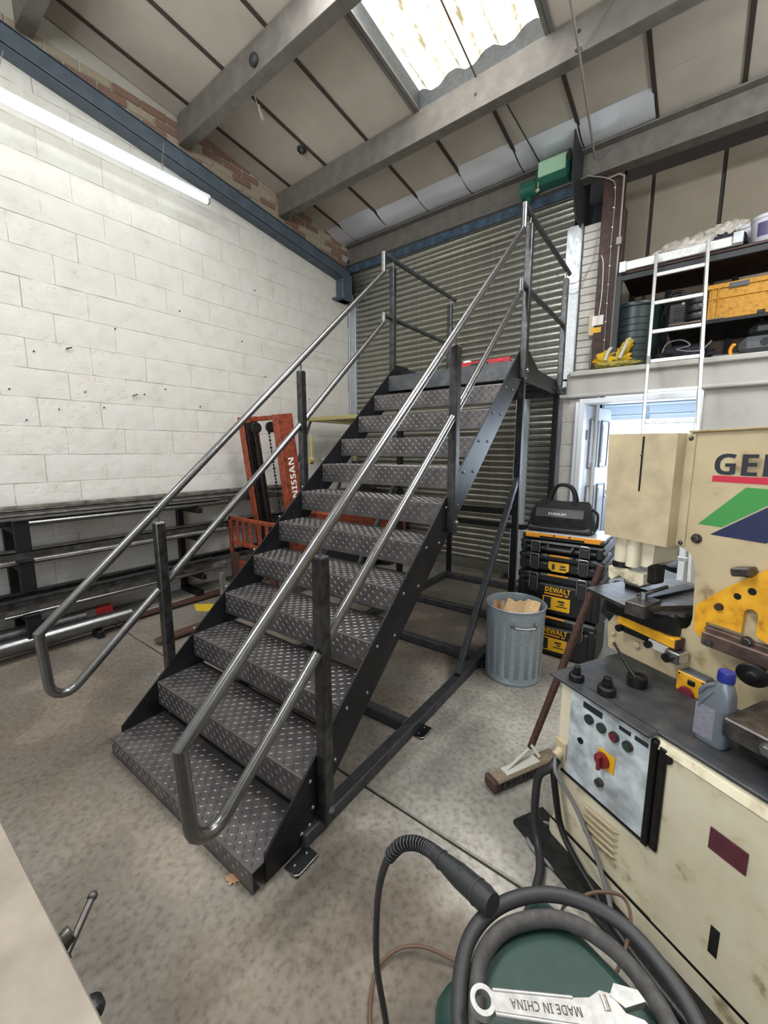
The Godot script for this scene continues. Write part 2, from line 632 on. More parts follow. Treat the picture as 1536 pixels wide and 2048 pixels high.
	mat("button_dark", "#2f3436", 0.4)
	mat("plastic_black", "#111214", 0.42)
	mat("plastic_grey", "#1d1f21", 0.42)
	mat("bag_cloth", "#1d1e20", 0.9, 0.0, grain, 6.0)
	M.bag_cloth.albedo_color = Color("#1d1e20")
	mat("label_yellow", "#e2ac1c", 0.5)
	mat("tool_orange", "#d98c1c", 0.45)
	mat("clear_lid", Color(0.85, 0.9, 0.92, 0.35), 0.1)
	M.clear_lid.transparency = BaseMaterial3D.TRANSPARENCY_ALPHA
	mat("chrome", "#c9c9c9", 0.2, 0.95)
	mat("card", "#b98f62", 0.85, 0.0, fine, 3.0)
	mat("card_pale", "#cba97d", 0.85, 0.0, fine, 3.0)
	mat("rusty", "#ffffff", 0.75, 0.1, rusty, 3.0)
	mat("wood_head", "#8a7a66", 0.8, 0.0, fine, 4.0)
	mat("oil_grey", "#6d747b", 0.32, 0.25)
	mat("oil_label", "#8b8a97", 0.5, 0.0, fine, 6.0)
	mat("cap_blue", "#1d2a78", 0.35)
	var gw := mat("welder_green", "#15362e", 0.5, 0.0, fine, 3.0)
	gw.rim_enabled = true
	gw.rim = 0.2
	mat("rubber", "#2a2a2b", 0.55, 0.0, fine, 8.0)
	mat("rubber_dusty", "#4b4846", 0.75, 0.0, wear, 8.0)
	mat("torch_black", "#202123", 0.4)
	mat("spanner", "#d4d2cf", 0.34, 0.85, fine, 6.0)
	mat("bench_steel", "#a89d90", 0.36, 0.45, fine, 0.8, true)
	mat("cable_grey", "#77767a", 0.5)
	mat("cable_brown", "#5a4434", 0.6)
	mat("hi_vis", "#d9b018", 0.8, 0.0, fine, 5.0)
	mat("hi_vis_pale", "#a89a4c", 0.85, 0.0, fine, 5.0)
	mat("silver_tape", "#b9b7ae", 0.5)
	mat("crate_yellow", "#ffffff", 0.6, 0.0, yell, 3.0)
	M.crate_yellow.albedo_color = Color(0.86, 0.84, 0.8)
	mat("drum_green", "#22302f", 0.35)
	mat("poly_sheet", "#beb6ab", 0.3, 0.0, fine, 4.0)
	mat("teal_cloth", "#3d5c53", 0.8)
	mat("tub_white", "#b9b7bd", 0.45)
	mat("tub_label", "#3c3358", 0.5)
	mat("case_grey", "#4a4d50", 0.55)
	mat("cloth_dark", "#26272f", 0.9)
	mat("box_cream", "#b7ae94", 0.5)
	mat("motor_green", "#1f5f4e", 0.45)
	mat("motor_skylit", "#a9cfae", 0.4)  # motor green made pale to paint in skylight on the cover
	mat("brown_column", "#4a2f29", 0.6, 0.0, wear, 2.0)
	mat("conduit", "#8d8780", 0.5)
	mat("chain", "#8a7f74", 0.5, 0.6)
	mat("leaf", "#9c7a5a", 0.8)
	mat("red_plastic", "#a3272b", 0.45)
	mat("floor_yellow", "#d0b01e", 0.8, 0.0, speck, 3.0, true)
	mat("skin", "#a9705a", 0.55)
	mat("shirt", "#dfe2ea", 0.85)
	mat("trousers", "#2a2b33", 0.9)
	mat("hair", "#2a211c", 0.8)
	mat("glass_pane", Color(0.9, 0.95, 1.0, 0.12), 0.05)
	M.glass_pane.transparency = BaseMaterial3D.TRANSPARENCY_ALPHA
	var lamp := mat("tube_glow", "#ffffff", 0.5)
	lamp.emission_enabled = true
	lamp.emission = Color(0.97, 1.0, 1.0)
	lamp.emission_energy_multiplier = 4.0
	var win := mat("window_glow", "#ffffff", 0.5)
	win.emission_enabled = true
	win.emission = Color(0.9, 0.95, 1.0)
	win.emission_energy_multiplier = 2.2
	var grp := mat("skylight_sheet", "#d8d2b8", 0.5)
	grp.emission_enabled = true
	grp.emission_texture = sheet_texture()
	grp.emission_energy_multiplier = 1.9
	grp.emission = Color.BLACK


const XL := -4.28          # face of the left wall
const ZB := -4.82          # plane of the shutter
const PITCH := 0.578       # the lining boards


func lining(z: float) -> float:
	return 4.40 + 0.12 * (z + 4.6)


func setting() -> void:
	# floor: two cast slabs with an open joint between them
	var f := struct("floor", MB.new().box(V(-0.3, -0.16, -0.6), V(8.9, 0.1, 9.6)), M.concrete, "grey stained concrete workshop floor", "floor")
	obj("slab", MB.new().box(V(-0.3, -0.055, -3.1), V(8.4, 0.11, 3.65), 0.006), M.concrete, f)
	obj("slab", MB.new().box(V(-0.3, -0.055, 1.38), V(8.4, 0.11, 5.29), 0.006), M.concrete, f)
	# left wall of painted concrete blocks
	var w := struct("wall_left", MB.new().box(V(XL - 0.107, 2.4, -0.8), V(0.2, 4.9, 9.8)), M.mortar, "white painted concrete block wall on the left", "wall")
	var kinds := []
	for k in 6:
		var b := MB.new()
		block_shape(b, 0.4385, 0.2225, 0.012, k)
		kinds.append(b.mesh())
	for row in 20:
		var y := 0.13 + 0.2265 * row - 0.113
		var off := (0.22 if row % 2 else 0.0) + rng.randf_range(-0.04, 0.04)
		for c in 13:
			var z := -4.72 + 0.442 * c + off
			if z > 0.9: continue
			var lim := 4.37 + 0.13 * (z + 1.0)
			if y - 0.1 > lim: continue
			var o := MeshInstance3D.new()
			o.name = "block"
			o.mesh = kinds[rng.randi() % 6]
			o.material_override = M.white_block if rng.randf() < 0.7 else M.white_block_b
			o.position = V(XL - 0.012 + rng.randf_range(-0.0015, 0.0015), y, z)
			w.add_child(o, true)
	# nails and drilled holes left in the blocks
	var nl := MB.new()
	for q in [[1.99, -0.82], [1.86, -1.12], [2.02, -1.32], [1.9, -1.45], [2.05, -1.8], [2.12, -2.0], [1.98, -2.35], [2.3, -1.0], [1.76, -0.9], [2.6, -1.6], [2.75, -2.9], [2.4, -3.2], [1.95, -3.4], [2.2, -3.9], [1.7, -3.7], [3.35, -3.1], [2.9, -2.2]]:
		nl.cyl(V(XL, q[0], q[1]), V(XL + 0.018, q[0] + 0.004, q[1]), 0.006, 0.004, 7)
	obj("nails", nl, M.dark_paint, w).set_meta("kind", "stuff")
	for q in [[2.03, -1.70], [2.36, -1.22]]:
		obj("hook", MB.new().tube([V(XL - 0.01, q[0], q[1]), V(XL + 0.03, q[0], q[1]), V(XL + 0.035, q[0] + 0.012, q[1] - 0.03)], 0.005, 6), M.rusty, w)
	# the kerb along its foot
	obj("kerb", MB.new().box(V(-4.12, 0.03, -1.5), V(0.32, 0.06, 6.4), 0.01), M.concrete, w)
	var wf := struct("wall_front", MB.new().box(V(-3.6, 2.7, 4.1), V(2.0, 5.6, 0.2)), M.white_wall, "white wall behind the viewer with a loading door added to let light in", "wall")  # door opening invented to give even daylight
	obj("side", MB.new().box(V(2.9, 2.7, 4.1), V(2.3, 5.6, 0.2)), M.white_wall, wf)
	obj("head", MB.new().box(V(-0.42, 4.5, 4.1), V(4.4, 2.0, 0.2)), M.white_wall, wf)
	struct("floor_3", MB.new().box(V(-0.4, -0.1, 9.2), V(24, 0.18, 10.0)), M.concrete, "concrete yard outside the added loading door", "ground")
	struct("wall_right", MB.new().box(V(4.1, 2.7, -0.8), V(0.2, 5.6, 10.0)), M.white_wall, "plain white wall far to the right", "wall")


func block_shape(b: MB, w: float, h: float, d: float, s: int) -> void:
	# face of a block towards +x, edges a little broken
	var r := RandomNumberGenerator.new()
	r.seed = 100 + s
	var nu := 6
	var nv := 3
	var p := []
	for j in nv + 1:
		var line := []
		for i in nu + 1:
			var z := w * (0.5 - float(i) / nu)
			var y := h * (float(j) / nv - 0.5)
			var edge: bool = i == 0 or j == 0 or i == nu or j == nv
			var x := d - 0.0026 if edge else d + r.randf_range(-0.001, 0.0012)
			if edge:
				z += r.randf_range(-0.003, 0.003)
				y += r.randf_range(-0.0025, 0.0025)
			else:
				z = clampf(z, -w / 2 + 0.007, w / 2 - 0.007)
			line.append(V(x, y, z))
		p.append(line)
	for j in nv:
		for i in nu:
			b.quad(p[j][i], p[j][i + 1], p[j + 1][i + 1], p[j + 1][i])
	for i in nu:
		var lo: Vector3 = p[0][i]; var lo2: Vector3 = p[0][i + 1]
		b.quad(lo, V(0, lo.y, lo.z), V(0, lo2.y, lo2.z), lo2)
		var hi: Vector3 = p[nv][i]; var hi2: Vector3 = p[nv][i + 1]
		b.quad(hi, hi2, V(0, hi2.y, hi2.z), V(0, hi.y, hi.z))
	for j in nv:
		var a: Vector3 = p[j][0]; var a2: Vector3 = p[j + 1][0]
		b.quad(a, a2, V(0, a2.y, a2.z), V(0, a.y, a.z))
		var c: Vector3 = p[j][nu]; var c2: Vector3 = p[j + 1][nu]
		b.quad(c, V(0, c.y, c.z), V(0, c2.y, c2.z), c2)


func roof() -> void:
	var bays := [-4.70, -3.56, -2.38, -1.20, -0.02, 1.16, 2.34, 4.0]
	var sl := Basis(Vector3.RIGHT, -atan(0.12))
	var ce := struct("ceiling", MB.new().box(V(-0.3, lining(-0.4) + 0.34, -0.6), V(9.4, 0.06, 10.6), 0.0, sl), M.dark_paint, "sloping roof lined with cream insulation boards", "ceiling")
	obj("roof_sheet", MB.new().box(V(-0.3, lining(-5.2) + 0.3, -5.2), V(9.4, 0.06, 1.6), 0.0, sl), M.dark_paint, ce)
	for bi in 7:
		var z0: float = bays[bi]
		var z1: float = bays[bi + 1]
		for ci in 15:
			var x0 := -4.62 + PITCH * ci + (0.0)
			var x1 := x0 + PITCH
			if ci == 0: x0 = XL
			# strips at -4.04, -3.46, -2.88 ...
			var lit: bool = (bi == 1 or bi == 2 or bi == 4 or bi == 5) and (ci == 4 or ci == 5)
			if (bi == 1 or bi == 2) and (ci == 9 or ci == 10): lit = true
			if lit: continue
			var zc := (z0 + z1) / 2
			var s := V(x1 - x0 - 0.012, 0.03, z1 - z0)
			if bi == 0:
				# the lowest boards: the foil face has come loose and bows down at the foot
				var zs := z0 + 0.42 + 0.05 * sin(ci * 1.9)
				obj("board", MB.new().box(V((x0 + x1) / 2, lining((zs + z1) / 2) + 0.015, (zs + z1) / 2), V(s.x, 0.03, z1 - zs), 0.0, sl), M.board, ce)
				if ci <= 6:
					obj("foil_flap", foil(x0 + 0.006, x1 - 0.006, z0, zs, ci), M.foil, ce)
				else:
					obj("board", MB.new().box(V((x0 + x1) / 2, lining((zs + z0) / 2) + 0.015, (zs + z0) / 2), V(s.x, 0.03, zs - z0), 0.0, sl), M.board, ce)
			else:
				obj("board", MB.new().box(V((x0 + x1) / 2, lining(zc) + 0.015, zc), s, 0.0, sl), M.board, ce)
		for ci in 14:
			var x := -4.042 + PITCH * ci
			var in_light: bool = ((bi == 1 or bi == 2) and (ci == 4 or ci == 9)) or ((bi == 4 or bi == 5) and ci == 4)
			if in_light: continue
			obj("strip", MB.new().box(V(x, lining((z0 + z1) / 2) - 0.002, (z0 + z1) / 2), V(0.032, 0.02, z1 - z0), 0.003, sl), M.roof_strip, ce)
	# skylights: corrugated translucent sheet above an opening two boards wide
	skylight(-2.307, -1.151, -3.52, -1.20, "window_1", "bright corrugated translucent skylight between the purlins", "skylight")
	skylight(-2.307, -1.151, -0.02, 2.34, "window_2", "unseen corrugated skylight added behind the viewer as fill light", "skylight")  # out of view, added to raise the general light
	skylight(0.582, 1.738, -3.52, -1.20, "window_3", "unseen corrugated skylight added over the storage side as fill light", "skylight")  # out of view, added to brighten the right side
	# purlins
	var pz := [-3.53, -2.35, -1.17, 0.01, 1.19, 2.37]
	for i in pz.size():
		var z: float = pz[i]
		var y := lining(z) - 0.005
		var b := MB.new()
		# rolled channel: web towards the viewer, flanges behind it
		b.box(V(-0.1, y - 0.12, z + 0.05), V(8.3, 0.24, 0.012))
		b.box(V(-0.1, y - 0.236, z + 0.002), V(8.3, 0.012, 0.10))
		b.box(V(-0.1, y - 0.03, z + 0.002), V(8.3, 0.012, 0.10))
		var o := obj("trim_%d" % (i + 1), b, M.purlin)
		tag(o, ["grey steel purlin crossing below the lower edge of the skylight", "grey steel purlin second up the roof slope, crossing above the skylight", "grey steel purlin third up the roof slope, over the viewer", "steel purlin fourth up the slope", "steel purlin fifth up the slope", "steel purlin sixth up the slope"][i], "roof beam", "", "structure")
		if i == 0:
			for q in [V(-1.73, y - 0.13, z + 0.05), V(-0.95, y - 0.10, z + 0.05)]:
				obj("bolt_hole", MB.new().cyl(q, q + V(0, 0, 0.0085), 0.012), M.dark_paint, o)
		if i == 1:
			obj("knob", MB.new().ball(V(-3.02, y - 0.16, z + 0.075), V(0.045, 0.045, 0.03)), M.dark_paint, o)
	# eaves beam over the shutter: an I section
	var e := MB.new()
	e.box(V(-0.1, 4.235, -4.72), V(8.3, 0.26, 0.02))
	e.box(V(-0.1, 4.36, -4.69), V(8.3, 0.016, 0.13), 0.003)
	e.box(V(-0.1, 4.11, -4.69), V(8.3, 0.016, 0.13), 0.003)
	var ev := obj("trim_7", e, M.purlin)
	tag(ev, "heavy dark steel eaves beam above the roller shutter", "roof beam", "", "structure")
	var lint := obj("trim_8", MB.new().box(V(-2.75, 4.065, -4.69), V(3.06, 0.10, 0.02), 0.004), M.eaves_blue)
	tag(lint, "blue painted lintel strip between eaves beam and shutter roll", "lintel", "", "structure")
	# sloping rafter along the left wall
	var r := MB.new()
	var za := -4.62
	var zb := 3.9
	for part in [[0.0, 0.016, 0.13], [0.008, 0.14, 0.02], [0.14, 0.016, 0.13]]:
		var lo: float = part[0]
		var hgt: float = part[1]
		var wd: float = part[2]
		r.prism([Vector2(za, raf(za) + lo), Vector2(zb, raf(zb) + lo), Vector2(zb, raf(zb) + lo + hgt), Vector2(za, raf(za) + lo + hgt)], 0.0, wd, Transform3D(Basis(Vector3(0, 0, 1), Vector3.UP, Vector3(-1, 0, 0)), V(XL + 0.13, 0, 0)))
	var ra := obj("trim_9", r, M.rafter_blue)
	tag(ra, "blue grey sloping steel rafter along the top of the block wall", "roof beam", "", "structure")
	var stub := MB.new()
	stub.box(V(XL + 0.06, 3.78, -4.56), V(0.14, 0.36, 0.2), 0.01)
	stub.box(V(XL + 0.06, 3.61, -4.5), V(0.17, 0.02, 0.26), 0.004)
	obj("stub_column", stub, M.rafter_blue, ra)
	# bricks between the rafter and the lining
	var br := struct("wall_1", MB.new().box(V(XL - 0.06, 4.75, -0.3), V(0.1, 1.0, 9.2)), M.mortar, "narrow strip of old red and cream bricks above the rafter", "brickwork")
	var bk := MB.new().box(V(0, 0, 0), V(0.1, 0.066, 0.215), 0.006).mesh()
	for row in 9:
		for c in 40:
			var z := -4.6 + c * 0.228 + (0.114 if row % 2 else 0.0)
			var y := 3.99 + row * 0.076 + 0.012 * c * 0.0
			if z > 1.2 or y < raf(z) + 0.1 or y > lining(z) + 0.03: continue
			var o := MeshInstance3D.new()
			o.name = "brick"
			o.mesh = bk
			o.material_override = M.red_brick if rng.randf() < 0.6 else M.cream_brick
			o.position = V(XL - 0.045 + rng.randf_range(-0.004, 0.006), y, z)
			br.add_child(o, true)


func raf(z: float) -> float:
	return 4.37 + 0.135 * (z + 1.0) - 0.03


func foil(x0: float, x1: float, z0: float, z1: float, k: int) -> MB:
	var b := MB.new()
	var nz := 10
	var nx := 6
	var pt := func(i: int, j: int) -> Vector3:
		var u := float(i) / nx
		var t := float(j) / nz
		var z := lerpf(z0, z1, t)
		var x := lerpf(x0, x1, u)
		return V(x, lining(z) - 0.05 * sin(PI * t) * (0.8 + 0.2 * sin(x * 5.0)) * (1.0 - 0.3 * t), z)
	for i in nx:
		for j in nz:
			var a: Vector3 = pt.call(i, j)
			var c: Vector3 = pt.call(i + 1, j)
			var d: Vector3 = pt.call(i + 1, j + 1)
			var e: Vector3 = pt.call(i, j + 1)
			var nrm := func(ii: int, jj: int) -> Vector3:
				var du: Vector3 = (pt.call(ii + 1, jj) as Vector3) - (pt.call(ii - 1, jj) as Vector3)
				var dv: Vector3 = (pt.call(ii, jj + 1) as Vector3) - (pt.call(ii, jj - 1) as Vector3)
				return du.cross(dv).normalized()
			b.quad_n(a, c, d, e, nrm.call(i, j), nrm.call(i + 1, j), nrm.call(i + 1, j + 1), nrm.call(i, j + 1))
			var up := Vector3.UP * 0.004
			b.quad(e + up, d + up, c + up, a + up)
	return b


func skylight(x0: float, x1: float, z0: float, z1: float, called: String, label: String, cat: String) -> void:
	var w := struct(called, null, null, label, cat)
	var b := MB.new()
	var steps := 48
	var cor := func(x: float) -> float:
		var u := fposmod((x - x0) / 0.33, 1.0)
		return 0.055 * (clampf(absf(u * 2.0 - 1.0) * 1.9 - 0.45, 0.0, 1.0))
	for i in steps:
		var xa := lerpf(x0, x1, float(i) / steps)
		var xb := lerpf(x0, x1, float(i + 1) / steps)
		var ya: float = cor.call(xa)
		var yb: float = cor.call(xb)
		var la := lining(z0) + 0.13
		var lb := lining(z1) + 0.13
		b.quad(V(xa, la + ya, z0), V(xb, la + yb, z0), V(xb, lb + yb, z1), V(xa, lb + ya, z1))
		b.quad(V(xa, lb + ya + 0.004, z1), V(xb, lb + yb + 0.004, z1), V(xb, la + yb + 0.004, z0), V(xa, la + ya + 0.004, z0))
	var am := b.mesh().surface_get_arrays(0)
	var uv := PackedVector2Array()
	for p in b.v: uv.append(Vector2((p.x - x0) / 0.33, (p.z - z0) / 1.32))
	am[Mesh.ARRAY_TEX_UV] = uv
	var sm := ArrayMesh.new()
	sm.add_surface_from_arrays(Mesh.PRIMITIVE_TRIANGLES, am)
	obj("skylight_sheet", sm, M.skylight_sheet, w)
	# shaped closure at the low end, cheeks on the sides
	var poly := [Vector2(x0, -0.02), Vector2(x1, -0.02)]
	for i in steps + 1:
		var x := lerpf(x1, x0, float(i) / steps)
		poly.append(Vector2(x, 0.128 + float(cor.call(x))))
	obj("closure", MB.new().prism(poly, z0 - 0.01, z0, Transform3D(Basis(), V(0, lining(z0), 0))), M.closure, w)
	obj("closure", MB.new().prism(poly, z1, z1 + 0.01, Transform3D(Basis(), V(0, lining(z1), 0))), M.closure, w)
	var sl := Basis(Vector3.RIGHT, -atan(0.12))
	for x in [x0, x1]:
		obj("cheek", MB.new().box(V(x, lining((z0 + z1) / 2) + 0.075, (z0 + z1) / 2), V(0.012, 0.19, z1 - z0), 0.0, sl), M.closure, w)
		obj("strip", MB.new().box(V(x, lining((z0 + z1) / 2) - 0.01, (z0 + z1) / 2), V(0.07, 0.02, z1 - z0), 0.003, sl), M.purlin, w)


func shutter() -> void:
	var d := struct("door_1", MB.new().box(V(-2.74, 0.06, ZB - 0.01), V(3.02, 0.12, 0.04), 0.006), M.slat, "closed galvanised roller shutter behind the steel stair", "roller shutter")
	# curved slats, each its own mesh
	var prof := []
	var h := 0.0725
	for i in 9:
		var t := float(i) / 8
		prof.append(Vector2(0.002 + 0.023 * pow(sin(PI * clampf(t * 0.86 + 0.04, 0.0, 1.0)), 0.8), h * 0.86 * t))
	prof.append(Vector2(-0.004, h * 0.93))
	prof.append(Vector2(0.0, h))
	var s := MB.new()
	var x0 := -1.5
	var x1 := 1.5
	for i in prof.size() - 1:
		var p: Vector2 = prof[i]
		var q: Vector2 = prof[i + 1]
		var np := pn(prof, i)
		var nq := pn(prof, i + 1)
		s.quad_n(V(x0, p.y, p.x), V(x1, p.y, p.x), V(x1, q.y, q.x), V(x0, q.y, q.x), np, np, nq, nq)
	s.quad(V(x1, 0, -0.006), V(x0, 0, -0.006), V(x0, h, -0.006), V(x1, h, -0.006))
	var sm := s.mesh()
	for k in 53:
		obj("slat", sm, M.slat, d, Transform3D(Basis(), V(-2.74, 0.12 + h * k, ZB)))
	# the curtain wound on its barrel
	var roll := MB.new()
	var seg := 12
	for i in seg:
		var c0 := TAU * i / seg
		var b := Basis(Vector3.RIGHT, c0)
		for j in 6:
			var a0 := -PI / seg + TAU / seg * j / 6.0
			var a1 := -PI / seg + TAU / seg * (j + 1) / 6.0
			var r0 := 0.125 + 0.016 * cos((a0) * seg * 0.5)
			var r1 := 0.125 + 0.016 * cos((a1) * seg * 0.5)
			var p0 := b * V(0, sin(a0) * r0, cos(a0) * r0)
			var p1 := b * V(0, sin(a1) * r1, cos(a1) * r1)
			roll.quad(p0 + V(-1.5, 0, 0), p0 + V(1.5, 0, 0), p1 + V(1.5, 0, 0), p1 + V(-1.5, 0, 0))
	for sx in [-1.5, 1.5]:
		roll.cyl(V(sx * 1.0, 0, 0), V(sx * 1.003, 0, 0), 0.122)
	obj("shutter_roll", roll, M.slat, d, Transform3D(Basis(), V(-2.74, 3.985, -4.845)))
	# guides
	var g := MB.new()
	g.box(V(-4.235, 1.85, ZB + 0.02), V(0.075, 3.7, 0.06), 0.004)
	g.box(V(-4.265, 1.85, ZB + 0.07), V(0.02, 3.7, 0.1), 0.004)
	obj("guide_rail", g, M.galv, d)
	var g2 := MB.new()
	g2.box(V(-1.225, 3.02, ZB + 0.05), V(0.145, 1.5, 0.012), 0.003)
	g2.box(V(-1.155, 3.02, ZB + 0.01), V(0.012, 1.5, 0.1), 0.003)
	g2.box(V(-1.225, 1.1, ZB + 0.03), V(0.14, 2.3, 0.05), 0.003)
	obj("guide_rail", g2, M.galv, d)
	# end plates and motor
	obj("end_plate", MB.new().prism([Vector2(-5.05, 4.40), Vector2(-4.37, 4.40), Vector2(-4.37, 4.0), Vector2(-4.58, 3.74), Vector2(-4.9, 3.74), Vector2(-5.05, 4.0)], 0.0, 0.012, Transform3D(Basis(Vector3(0, 0, 1), Vector3.UP, Vector3(-1, 0, 0)), V(-1.17, 0, 0))), M.dark_paint, d)
	obj("end_plate", MB.new().box(V(-4.25, 4.0, -4.9), V(0.012, 0.4, 0.44)), M.dark_paint, d)
	obj("stop_rod", MB.new().cyl(V(-1.26, 4.3, -4.6), V(-1.28, 4.47, -4.52), 0.012), M.dark_paint, d)
	var mo := thing("shutter_motor", "green shutter motor, skylight painted pale on its cover, at the right end of the roll", "motor", V(-1.42, 4.19, -4.58))
	obj("housing", MB.new().box(V(0.02, 0, 0), V(0.32, 0.15, 0.2), 0.02), M.motor_green, mo)
	obj("gear_case", MB.new().cyl(V(-0.14, -0.03, 0), V(-0.3, -0.03, 0), 0.075).cyl(V(-0.22, -0.09, 0.0), V(-0.22, -0.14, 0.03), 0.03), M.motor_green, mo)
	obj("cover", MB.new().box(V(0.02, 0.05, 0.103), V(0.26, 0.13, 0.012), 0.004).box(V(0.02, 0.118, 0.02), V(0.27, 0.012, 0.17), 0.004), M.motor_skylit, mo)
	obj("lever", MB.new().cyl(V(-0.1, -0.06, 0.11), V(-0.1, -0.13, 0.12), 0.006).cyl(V(-0.1, -0.13, 0.12), V(-0.1, -0.15, 0.12), 0.022, 0.012), M.box_cream, mo)
	# hand chain looped over to the stair
	var ch := thing("hand_chain", "thin hand chain drooping from the shutter head to the landing rail", "chain")
	var pts := bez([V(-0.98, 3.66, -4.68), V(-1.02, 3.35, -4.68), V(-1.09, 3.22, -4.66), V(-1.19, 3.17, -4.62), V(-1.27, 3.22, -4.55), V(-1.31, 3.27, -4.48)], 9)
	chain(ch, pts)
	chain(ch, bez([V(-1.04, 3.3, -4.67), V(-1.12, 3.1, -4.65), V(-1.22, 3.09, -4.6), V(-1.30, 3.24, -4.5)], 9))


func pn(prof: Array, i: int) -> Vector3:
	var a: Vector2 = prof[maxi(i - 1, 0)]
	var b: Vector2 = prof[mini(i + 1, prof.size() - 1)]
	var t := (b - a).normalized()
	return V(0, -t.x, t.y)


func chain(parent: Node3D, pts: Array) -> void:
	var b := MB.new()
	for i in pts.size() - 1:
		var p: Vector3 = pts[i]
		var q: Vector3 = pts[i + 1]
		var f := MB.frame((q - p).normalized())
		var side := (f.x if i % 2 else f.y) * 0.006
		b.cyl(p + side, q + side, 0.0022, 0.0022, 5)
		b.cyl(p - side, q - side, 0.0022, 0.0022, 5)
	obj("links", b, M.chain, parent)


func partition() -> void:
	var z := -4.55
	# office front: short painted brick return, door opening, plain wall
	var w := struct("wall_back", MB.new().box(V(1.93, 1.02, z - 0.06), V(3.94, 2.04, 0.12)), M.white_wall, "smooth white office wall right of the doorway", "wall")
	obj("head", MB.new().box(V(1.3, 2.17, z - 0.05), V(4.9, 0.235, 0.16), 0.015), M.white_wall, w)
	obj("bead", MB.new().tube([V(-1.24, 2.055, z + 0.03), V(-0.5, 2.055, z + 0.035), V(3.7, 2.06, z + 0.035)], 0.02, 10), M.white_wall, w)
	obj("ledge", MB.new().box(V(1.3, 2.268, z + 0.0), V(4.84, 0.05, 0.14), 0.01), M.white_wall, w)
	var pr := struct("wall_2", MB.new().box(V(-1.095, 1.02, z - 0.07), V(0.13, 2.04, 0.12)), M.mortar, "rough white painted brick return left of the doorway", "wall")
	for row in 9:
		var o := MB.new()
		block_shape(o, 0.16, 0.2195, 0.012, row % 6)
		obj("block", o, M.white_block, pr, Transform3D(Basis(Vector3.UP, -PI / 2), V(-1.095, 0.11 + 0.2265 * row, z - 0.012)))
	# wall behind: pier beside the shutter, wall of the mezzanine, office shell
	var pier := struct("wall_3", MB.new().box(V(-1.03, 1.95, ZB - 0.08), V(0.24, 3.6, 0.16)), M.mortar, "white painted brick pier beside the shutter guide", "wall")
	var bm := MB.new().box(V(0, 0, 0), V(0.222, 0.067, 0.03), 0.005).mesh()
	for row in 20:
		obj("brick", bm, M.white_block, pier, Transform3D(Basis(), V(-1.03 + rng.randf_range(-0.003, 0.003), 2.32 + row * 0.0735, ZB + 0.008 + rng.randf_range(-0.002, 0.002))))
	struct("wall_4", MB.new().box(V(-2.9, 2.4, -5.4), V(3.9, 5.0, 0.14)), M.dark_paint, "dark blank wall hidden behind the roller shutter", "wall")
	var mw := struct("wall_5", MB.new().box(V(1.5, 3.5, -5.52), V(5.2, 2.6, 0.1)), M.roof_strip, "cream boarded wall at the back of the storage deck", "wall")
	for k in 8:
		obj("board", MB.new().box(V(-0.94 + PITCH * k, 3.3, -5.45), V(PITCH - 0.035, 2.1, 0.03)), M.board_dim, mw)
	struct("floor_1", MB.new().box(V(1.34, 2.245, -5.08), V(4.96, 0.05, 0.92), 0.004), M.wood_head, "boarded storage deck above the office", "floor")
	var of := struct("wall_6", MB.new().box(V(-0.2, 1.1, -7.36), V(3.4, 2.4, 0.1)), M.office_white, "bright white back wall of the small office", "wall")
	obj("side", MB.new().box(V(-1.65, 1.1, -6.0), V(0.1, 2.4, 2.7)), M.office_white, of)
	obj("side", MB.new().box(V(1.5, 1.1, -6.0), V(0.1, 2.4, 2.7)), M.office_white, of)
	obj("header", MB.new().box(V(-0.45, 2.07, -6.78), V(2.4, 0.12, 0.14), 0.01), M.office_white, of)
	struct("ceiling_1", MB.new().box(V(-0.1, 2.19, -5.98), V(3.4, 0.05, 2.8)), M.office_white, "white ceiling of the small office", "ceiling")
	struct("floor_2", MB.new().box(V(-0.1, -0.03, -6.0), V(3.4, 0.06, 2.8)), M.concrete, "office floor beyond the doorway", "floor")
	var wi := struct("window_4", MB.new().box(V(-0.45, 1.45, -6.79), V(1.5, 1.0, 0.02)), M.window_glow, "wide bright daylight window at the back of the office", "window")
	obj("frame", MB.new().box(V(-0.45, 1.97, -6.75), V(1.6, 0.05, 0.08), 0.004).box(V(-0.45, 0.93, -6.75), V(1.6, 0.05, 0.1), 0.004).box(V(-1.22, 1.45, -6.75), V(0.05, 1.1, 0.08), 0.004).box(V(0.32, 1.45, -6.75), V(0.05, 1.1, 0.08), 0.004), M.door_white, wi)
	# doorway
	var fr := struct("trim_10", MB.new().box(V(-0.985, 0.99, z - 0.03), V(0.05, 1.98, 0.16), 0.004).box(V(-0.055, 0.99, z - 0.03), V(0.05, 1.98, 0.16), 0.004).box(V(-0.52, 2.0, z - 0.03), V(0.98, 0.05, 0.16), 0.004), M.door_white, "white timber frame round the office doorway", "door frame")
	obj("architrave", MB.new().box(V(-1.025, 1.0, z + 0.03), V(0.04, 2.0, 0.02), 0.004), M.door_white, fr)
	var dr := struct("door_2", null, null, "white panelled office door standing open inwards", "door")
	dr.position = V(-0.955, 0.01, -4.66)
	dr.rotation.y = PI / 2 - 0.12
	obj("leaf", MB.new().box(V(0.38, 0.985, -0.02), V(0.76, 1.96, 0.036), 0.003), M.door_white, dr)
